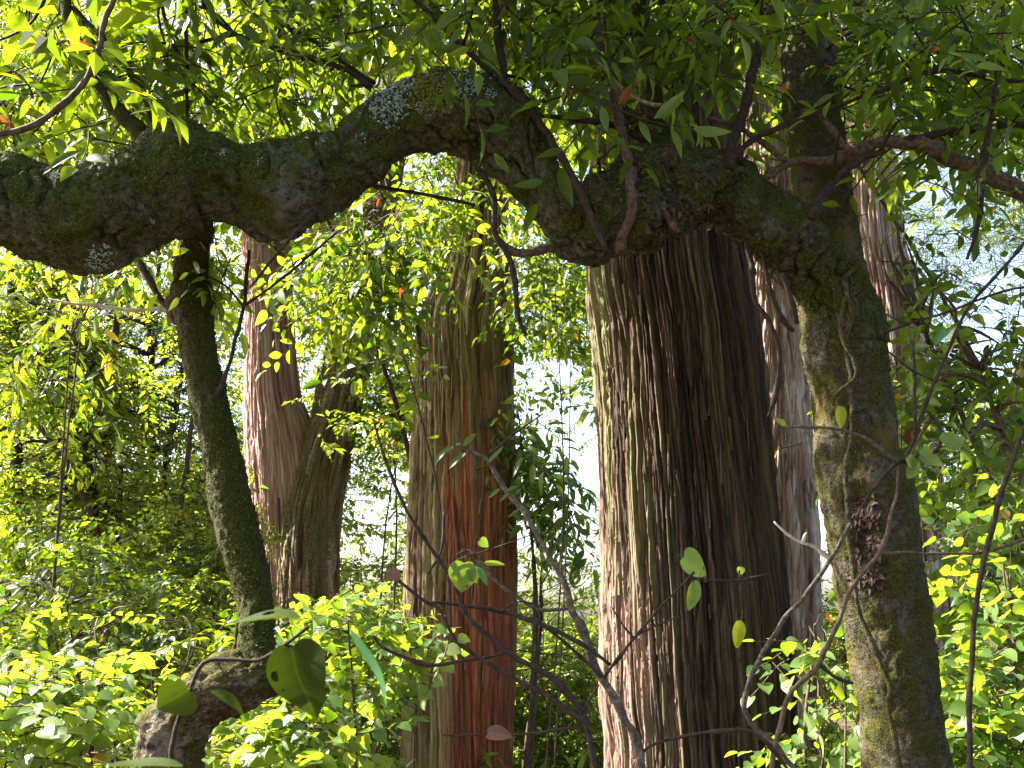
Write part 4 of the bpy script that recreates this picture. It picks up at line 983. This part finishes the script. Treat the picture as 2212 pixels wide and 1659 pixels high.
# ------------------------------------------------------------------ shrubs and leafy trees
def shrub(name, label, cat, base, regs, mat, kind, leaf, n, length, nspr, ncl, sig, seed, twig='twig_brown', droop=.6, pitch=(.15, .35), nstem=6, r0=.012, gaps=(), group=None, part='leaves', var=.3, sun=None):
    rng = np.random.default_rng(seed)
    P, cen = clumps(rng, nspr, regs, ncl, sig, gaps)
    t = thing(name, label, cat, (base[0], base[1], 0), group)
    bag = Bag(); pts = []
    root = np.array([base[0], base[1], -.05])
    for i in range(nstem):
        c = cen[rng.integers(0, len(cen))]
        m = root + (c - root) * np.array([.25, .25, .55]) + rng.normal(0, .08, 3)
        sb = Bag()
        twig_tube(sb, [root + rng.normal(0, .05, 3) * np.array([1, 1, 0]), m, c], [r0, r0 * .8, r0 * .35], seed * 31 + i, .08, 6, False)
        sb.build('stem', M[twig], t); pts.append(sb.V[0])
    pts = np.vstack(pts)
    limbs(bag, rng, pts[pts[:, 2] > .2], cen[:60], r0 * .5, seed * 17, .1, 5, .1)
    tag(bag.build('branchwork', M[twig], t), kind='stuff')
    P = P[np.argsort(P[:, 2])]
    foliage(part, t, M[mat], M[twig], P, kind, leaf, n, length, droop, pitch, seed + 1, var=var)
    return t

shrub('broadleaf_shrub', 'bright bushy shrub filling the lower left in front of the dark saplings', 'shrub', at(200, 1750, 6.5), [(140, 1330, 200, 120, 5.6, 7.2, 1), (330, 1480, 90, 90, 6.0, 7.5, .5), (100, 1190, 150, 70, 6.5, 7.8, .5)], 'leaf_bush', 'ovate', .25, 11, .27, 560, 80, .18, 211)
shrub('understorey_shrub', 'feathery fine leaved bush just left of the leaning mossy stem', 'shrub', at(430, 1700, 8.6), [(420, 1200, 90, 90, 8.0, 9.6, 1), (400, 1340, 120, 110, 7.6, 9.2, 1.2), (280, 1180, 110, 60, 8.4, 9.8, .6)], 'leaf_far', 'small', .17, 14, .34, 900, 75, .20, 215, nstem=5, r0=.015)
shrub('heart_leaf_shrub', 'sunlit shrub with round heart shaped leaves in the bottom left corner', 'shrub', at(100, 1850, 4.4), [(100, 1500, 130, 70, 4.0, 4.8, 1), (60, 1610, 140, 60, 3.8, 4.6, 1), (200, 1640, 60, 40, 4.0, 4.6, .2)], 'leaf_heart', 'heart', .25, 6, .26, 185, 34, .14, 223, pitch=(.1, .3))
shrub('heart_leaf_shrub', 'sunlit heart leaved shrub at the foot of the forked trunk', 'shrub', at(700, 1850, 5.0), [(700, 1340, 90, 60, 4.8, 5.8, .8), (810, 1400, 70, 90, 4.8, 6.0, 1), (640, 1600, 130, 70, 4.2, 5.2, 1.3), (800, 1330, 60, 60, 5, 6, .5)], 'leaf_heart', 'heart', .25, 6, .27, 270, 40, .15, 227, pitch=(.1, .3))
shrub('heart_leaf_shrub', 'heart leaved shrub tucked between the mossy trunk and the pale trunk', 'shrub', at(1770, 1800, 4.8), [(1785, 1400, 40, 80, 4.3, 5.2, 1), (1810, 1560, 45, 90, 4.3, 5.2, 1), (1770, 1620, 40, 40, 4.4, 5.2, .4)], 'leaf_heart', 'heart', .24, 6, .28, 55, 14, .11, 229, pitch=(.3, .35))
shrub('heart_leaf_shrub', 'leafy shrub with broad leaves along the right edge', 'shrub', at(2180, 1850, 4.6), [(2150, 1180, 100, 110, 4.0, 5.2, 1), (2150, 1420, 110, 120, 4.0, 5.4, 1.2), (2140, 1600, 120, 70, 4.0, 5.0, 1.2)], 'leaf_heart', 'heart', .23, 7, .29, 380, 50, .17, 233, pitch=(.2, .35), gaps=[(2030, 1330, 55, 330, .95)])
shrub('fern_leaf_shrub', 'young shrub with paired leaflets beside the elbow of the mossy stem', 'shrub', at(330, 1800, 5.0), [(330, 1280, 40, 40, 4.8, 5.3, .6), (290, 1430, 80, 30, 4.8, 5.3, 1), (400, 1380, 50, 50, 4.8, 5.5, .7), (230, 1380, 60, 50, 5, 5.5, .6)], 'leaf_mid', 'ovate', .17, 15, .36, 60, 20, .12, 239, droop=.3)
shrub('dark_sapling', 'slender dark sapling among tangled twigs at the far left', 'tree', at(215, 1600, 9.0), [(140, 900, 160, 200, 8.5, 10.5, 1), (90, 720, 120, 130, 8.5, 10.5, .6), (200, 1080, 200, 90, 8.5, 10.0, .6), (330, 760, 80, 110, 9, 11, .4)], 'leaf_far', 'small', .20, 12, .42, 1500, 90, .28, 241, twig='twig', nstem=4, r0=.05, gaps=GAPS, part='crown')
shrub('grey_leaf_tree', 'grey green fine leaved tree behind the leaning mossy stem', 'tree', at(310, 1600, 14.0), [(300, 760, 130, 160, 13, 15, 1), (240, 1000, 160, 160, 13, 15, 1), (420, 1120, 130, 140, 12.5, 15, 1)], 'leaf_dark', 'needle', .22, 16, .55, 1900, 90, .38, 251, twig='twig', nstem=3, r0=.08, gaps=GAPS, part='crown')
shrub('leafy_sapling', 'bright sapling with drooping oval leaves hanging in front of the forked trunk', 'tree', at(985, 1700, 7.9), [(660, 570, 90, 60, 6.3, 7.4, .6), (760, 590, 90, 100, 6.2, 7.6, 1.3), (850, 500, 90, 120, 6.2, 7.6, 1.6), (920, 440, 90, 90, 6.0, 7.2, 1.5), (830, 700, 50, 80, 7, 7.8, .4), (610, 670, 40, 30, 6.3, 7, .2)], 'leaf_mid', 'ovate', .27, 9, .40, 470, 60, .20, 257, droop=.9, pitch=(.6, .3), nstem=1, r0=.010, part='crown', gaps=[(1035, 620, 90, 200, .97), (580, 620, 60, 120, .75), (720, 800, 120, 90, .9)])
shrub('leafy_sapling', 'sunlit sapling leaves filling the gap between the two largest trunks', 'tree', at(1190, 1700, 7.6), [(1180, 600, 90, 70, 7.0, 8.2, 1.2), (1200, 690, 80, 40, 7.4, 8.5, .7), (1160, 500, 70, 80, 6.5, 8.0, .8)], 'leaf_mid', 'ovate', .26, 9, .36, 190, 30, .17, 263, droop=.9, pitch=(.5, .3), nstem=2, r0=.007, part='crown', gaps=GAPS[1:3] + [(1035, 620, 80, 200, .97)])
shrub('leafy_sapling', 'yellow green sapling with long leaves under the left end of the bough', 'tree', at(60, 1700, 6.0), [(120, 640, 160, 90, 5.4, 6.8, 1), (260, 600, 150, 60, 5.4, 6.8, .6), (60, 780, 120, 100, 6, 7, .5)], 'leaf_mid', 'lance', .30, 9, .40, 260, 36, .20, 269, droop=.9, pitch=(.5, .3), nstem=2, r0=.011, part='crown')
shrub('epiphyte_vine', 'dark drooping vine clinging to the right side of the red streaked trunk', 'vine', at(1120, 1659, 8.5), [(1140, 900, 45, 60, 8.2, 8.8, 1), (1160, 1010, 50, 90, 8.2, 8.9, 1.2), (1185, 1110, 40, 60, 8.2, 8.9, .6)], 'leaf_mid', 'lance', .34, 9, .45, 75, 18, .14, 271, droop=1.0, pitch=(.8, .3), nstem=2, r0=.015)
shrub('understorey_shrub', 'fine leaved green bush between the bases of the two largest trunks', 'shrub', at(1210, 1700, 11.0), [(1200, 1570, 130, 130, 10, 12, 1.2), (1200, 1430, 120, 60, 10, 12, .5)], 'leaf_far', 'small', .22, 13, .40, 800, 60, .25, 277, nstem=6)
shrub('understorey_shrub', 'green bush behind the foot of the red streaked trunk on its left', 'shrub', at(820, 1700, 10.0), [(800, 1480, 90, 170, 9.4, 11.5, 1), (830, 900, 50, 150, 10, 12, .8), (560, 1500, 60, 120, 9, 10, .5)], 'leaf_far', 'small', .22, 13, .42, 850, 60, .25, 281, nstem=5, gaps=GAPS)
shrub('understorey_shrub', 'leafy bush seen past the right side of the mossy trunk', 'shrub', at(2120, 1750, 8.5), [(2120, 1450, 130, 230, 7.5, 10, 1), (2080, 1000, 140, 130, 6.5, 9, .6), (1960, 830, 80, 130, 6.5, 9, .5)], 'leaf_mid', 'ovate', .24, 9, .36, 650, 70, .25, 283, gaps=GAPS[:1] + GAPS[3:4] + [(2035, 1330, 50, 330, .95)])
shrub('overhanging_tree', 'tree whose dark leaves dangle before the bright sky at right', 'tree', at(2420, 1800, 5.0), [(1990, 640, 90, 140, 4.4, 5.6, .9), (2120, 850, 110, 120, 4.4, 5.8, 1.2), (1920, 480, 40, 120, 4.4, 5.4, .7), (2000, 900, 90, 120, 4.4, 5.6, .9)], 'leaf_near', 'ovate', .27, 7, .33, 130, 40, .17, 293, pitch=(.5, .35), nstem=3, r0=.03, part='crown')

# mid canopy over and behind the bough
for lab, seed, base, regs, mat, kind, lf, ns in [
  ('bright canopy tree beyond the left half of the bough', 301, at(300, 1659, 9.0), [(-650, 150, 330, 330, 6.0, 9.0, 1.6), (250, 200, 330, 230, 7.5, 10.5, 1.5), (120, 420, 200, 120, 8, 10, .7), (520, 180, 200, 230, 7.5, 10.5, 1)], 'leaf_mid', 'ovate', .24, 1650),  # leftmost clumps lie out of view, added to dapple the sunlight
  ('bright canopy tree beyond the arch of the bough', 307, at(960, 1659, 10.4), [(560, -60, 260, 130, 5.6, 6.5, 1.3), (650, -300, 300, 150, 5.4, 6.6, 1.2), (850, 150, 320, 230, 8.5, 11.5, 1.4), (1150, 180, 180, 230, 8, 11, 1), (900, 420, 260, 130, 9, 11.5, .7)], 'leaf_mid', 'ovate', .24, 1750),  # clumps at and above the top edge added to shade the massive trunk
  ('bright canopy tree in the top right corner', 311, at(2400, 1659, 8.5), [(1950, 120, 330, 220, 6.5, 9.5, 1.5), (2120, 380, 150, 120, 6.5, 9.0, .6), (1650, 60, 200, 120, 7, 9, .5)], 'leaf_mid', 'ovate', .25, 900)]:
    shrub('canopy_tree', lab, 'tree', base, regs, mat, kind, lf, 9, .40, ns, 100, .30, seed, droop=.8, pitch=(.4, .35), nstem=2, r0=.028, part='crown', twig='twig_brown', gaps=GAPS + [(1035, 540, 80, 130, .95)])

# crowns of the big trees, high above the view (they shade the trunks)
def high_crown(t, c, r, n, seed, mat='leaf_far'):
    rng = np.random.default_rng(seed)
    cen = c + rng.normal(0, 1, (60, 3)) * np.array(r) * .55
    P = sun_gaps(cen[rng.integers(0, 60, n)] + rng.normal(0, .38, (n, 3)))
    foliage('crown', t, M[mat], M['twig'], P, 'small', .30, 12, .6, .6, (.3, .35), seed, stems=False)
high_crown(tC, np.array([1.2, 5.4, 8.4]), (2.2, 2.0, 1.2), 1700, 401)
high_crown(tB, np.array([-.6, 9.0, 12.0]), (2.2, 2.0, 1.6), 1300, 403)
high_crown(tA, np.array([-3.6, 11.4, 14.5]), (2.4, 2.2, 1.6), 1200, 405)
high_crown(tD, np.array([3.2, 10.0, 13.5]), (2.2, 2.0, 1.6), 1200, 407)
high_crown(tE, np.array([4.6, 12.0, 15.0]), (2.4, 2.0, 1.6), 1000, 409)
high_crown(tF, np.array([7.3, 15.0, 14.0]), (2.4, 2.0, 2.6), 900, 411, 'leaf_dark')

# ------------------------------------------------------------------ the wood behind, plus added unseen clumps: one mass of foliage
rng = np.random.default_rng(77)
FAR = [(300, 250, 600, 420, 13, 20, 1.3), (900, 200, 600, 400, 13, 20, 1.3), (1500, 200, 500, 400, 14, 22, .8), (1980, 200, 400, 350, 14, 22, .9), (200, 900, 420, 420, 14, 22, 1.2), (620, 1150, 300, 450, 14, 22, 1.1), (1000, 1000, 240, 500, 15, 24, .7), (1220, 700, 130, 200, 12, 18, .25), (1230, 1450, 200, 250, 13, 20, .7), (2100, 1250, 300, 400, 13, 20, 1.1), (-250, 800, 350, 900, 12, 22, .8), (2480, 800, 350, 900, 12, 22, .8)]
Pw, cw = clumps(rng, 11500, FAR + [(150, 150, 320, 260, 10, 14, 1.0), (760, 900, 120, 420, 12, 18, .8), (420, 420, 300, 200, 11, 15, .6), (1106, 1370, 1400, 75, 17, 28, 2.2), (1740, 1420, 60, 140, 12, 16, .35)], 620, .5, [(g_[0], g_[1], g_[2] * .85, g_[3] * .85, g_[4] * .93) for g_ in GAPS])
cb = np.stack([rng.uniform(-16, 16, 170), rng.uniform(-14, -4, 170), rng.uniform(.2, 10, 170)], 1)  # unseen clumps behind and beside the camera, added to cut sky light
cb = np.vstack([cb, np.stack([rng.uniform(7, 14, 60), rng.uniform(-4, 8, 60), rng.uniform(.2, 9, 60)], 1)])
Pw = np.vstack([Pw, sun_gaps(cb[rng.integers(0, len(cb), 3800)] + rng.normal(0, .7, (3800, 3)))])
wood = foliage('distant_wood_and_blockers', None, M['leaf_far'], M['twig'], Pw, 'small', .20, 14, .62, .6, (.25, .4), 79, stems=True)
tag(wood, 'mass of small bright green leaves in the wood behind the trunks, with added unseen clumps blocking light', 'foliage', kind='stuff')
FAR2 = [(2100, 620, 160, 260, 24, 32, .5), (2100, 700, 260, 420, 22, 32, 1), (350, 900, 260, 300, 20, 30, 1), (1210, 950, 130, 420, 22, 32, .35), (1900, 300, 300, 260, 24, 32, .6)]
Pw, cw = clumps(rng, 2000, FAR2, 130, .8, [(2150, 720, 90, 150, .8), (1212, 980, 85, 220, .85)])
w2 = foliage('far_tree_foliage', None, M['leaf_dark'], M['twig'], Pw, 'needle', .20, 18, .85, .6, (.1, .5), 83, stems=True)
tag(w2, 'hazy fine grey green foliage against the white sky', 'foliage', kind='stuff')
rng = np.random.default_rng(97)
Pf, _ = clumps(rng, 1100, [(300, 1640, 500, 90, 6, 12, 1), (1150, 1680, 500, 70, 8, 14, 1), (2000, 1660, 400, 80, 6, 12, 1)], 90, .3)
Pf[:, 2] = np.abs(Pf[:, 2] - .2) * .5 + .05
w3 = foliage('ground_cover', None, M['leaf_far'], M['twig'], Pf, 'lance', .3, 9, .4, .5, (-.5, .4), 98)
tag(w3, 'low green leaves covering the forest floor', 'ground cover', kind='stuff')

# far slim trunks
for k, (lab, Y, L, mt) in enumerate([
  ('dark slim trunk standing left of the leaning stem', 12.0, [(200, 1659, 20), (215, 1200, 18), (232, 950, 16), (250, 700, 14), (262, 400, 12), (270, 0, 10)], 'twig'),
  ('thin grey trunk in the bright gap at left', 15.0, [(262, 1400, 14), (290, 1100, 13), (318, 880, 11), (335, 700, 9), (350, 400, 8)], 'twig_brown'),
  ('faint brown pole between the two largest trunks', 9.5, [(1130, 1700, 8), (1150, 1500, 8), (1165, 1380, 7), (1168, 1280, 6), (1172, 1100, 5)], 'deadwood'),
  ('short broken trunk among leaves at the lower left corner', 8.0, [(118, 1800, 22), (120, 1560, 20), (122, 1450, 14)], 'bark_pink'),
  ('dark trunk hidden by leaves at the lower left', 9.0, [(20, 1800, 30), (30, 1500, 26), (40, 1200, 22), (30, 800, 18), (20, 300, 14)], 'moss_stem')]):
    if L[0][0] and L[0][1] < gz(0, Y): L = [(L[0][0], gz(0, Y) + 10, L[0][2] * 1.1)] + L
    P, R = pix_path(L, Y); R = R * .62; t = thing('slim_tree', lab, 'tree', (P[0][0], P[0][1], 0))
    p, r = smooth_path(P, R, .08); V, F, bc, D = tube(p, r, 20, lumpy(900 + k, .02, .01, .0))
    raw_mesh('trunk', V, F, M[mt], t, attrs={'bc': bc, 'tone': vnoise(bc * 12, 3)})
    rg = np.random.default_rng(940 + k)
    for j in range(14):
        i = rg.integers(len(p) // 4, len(p) - 1); a = p[i]; d = rg.normal(0, 1, 3) * np.array([1, 1, .5]); d /= np.linalg.norm(d); Lh = rg.uniform(.4, 1.3)
        bag = Bag(); twig_tube(bag, [a, a + d * Lh * .5 + [0, 0, .1], a + d * Lh], [r[i] * .4, r[i] * .25, .004], 950 + j, .1, 5, False)
        bag.build('branch', M['twig_brown'], t)

# loose leaves with a colour of their own
for lab, mt, a, b, Y, kind in [('topmost of three yellow leaves, tilted sideways, left of the leaning mossy stem', 'leaf_yellow', (225, 715), (257, 738), 5.2, 'lance'),
        ('middle of three yellow leaves, the one hanging point down to the left', 'leaf_yellow', (236, 760), (216, 794), 5.2, 'lance'),
        ('lowest of three yellow leaves, hanging straight down at left', 'leaf_yellow', (240, 778), (230, 828), 5.2, 'lance')]:
    o = one_leaf('yellow_leaf', None, M[mt], at(*a, Y), at(*b, Y), kind, TOC, 5, .6); tag(o, lab, 'leaf', 'yellow leaves hanging at left')
for lab, mt, a, b, Y in [('dark red leaf hanging below the canopy near the big trunk', 'leaf_brown', (1226, 172), (1228, 205), 3.2),
        ('red curled leaf before the right canopy', 'leaf_red', (1690, 205), (1700, 175), 3.2),
        ('red leaf hanging under the arch of the bough', 'leaf_red', (820, 430), (812, 448), 5.5),
        ('red leaf in front of the red streaked trunk top', 'leaf_red', (868, 622), (865, 642), 5.9),
        ('small curled red leaf beside the mossy trunk', 'leaf_red', (1782, 1325), (1800, 1345), 3.3)]:
    o = one_leaf('red_leaf', None, M[mt], at(*a, Y), at(*b, Y), 'lance', TOC, 8, .6); tag(o, lab, 'leaf', 'red leaves')

# ------------------------------------------------------------------ light
el = math.asin(SUN[2]); azr = math.atan2(SUN[0], SUN[1])
w = bpy.data.worlds.new('World'); SC.world = w; w.use_nodes = True
nt = w.node_tree; bg = nt.nodes['Background']
sky = nt.nodes.new('ShaderNodeTexSky'); sky.sky_type = 'NISHITA'; sky.sun_disc = False
sky.sun_elevation = el; sky.sun_rotation = azr; sky.dust_density = 4.0; sky.air_density = 1.0
nt.links.new(sky.outputs[0], bg.inputs[0]); bg.inputs[1].default_value = 0.085
sl = bpy.data.lights.new('sun', 'SUN'); sl.energy = 5.0; sl.angle = math.radians(.5); sl.color = (1, .95, .86)
so = bpy.data.objects.new('sun', sl); C.objects.link(so)
so.rotation_euler = Vector(SUN).to_track_quat('Z', 'Y').to_euler(); so.location = (-6, 3, 20)

# look-alikes share a group; countless scraps are stuff
GROUPS = {'stringybark_tree': 'large trunks with stringy bark', 'heart_leaf_shrub': 'heart leaved shrubs', 'leafy_sapling': 'leafy saplings', 'understorey_shrub': 'understorey bushes',
          'canopy_tree': 'bright canopy trees beyond the bough', 'slim_tree': 'slim background trunks', 'climbing_vine': 'brown climbing vines', 'hanging_vine': 'hanging vines'}
for o in SC.objects:
    k = o.name.split('.')[0]
    if o.parent is None and k in GROUPS: o['group'] = GROUPS[k]
    if k in ('lichen', 'moss', 'moss_cushion', 'leaf_litter'): o['kind'] = 'stuff'

SC.view_settings.view_transform = 'Standard'; SC.view_settings.look = 'None'; SC.view_settings.exposure = 2.95; SC.view_settings.gamma = 1
cy = SC.cycles
cy.max_bounces = 10; cy.diffuse_bounces = 5; cy.glossy_bounces = 2; cy.transmission_bounces = 8; cy.transparent_max_bounces = 12
cy.use_denoising = True; cy.sample_clamp_indirect = 6
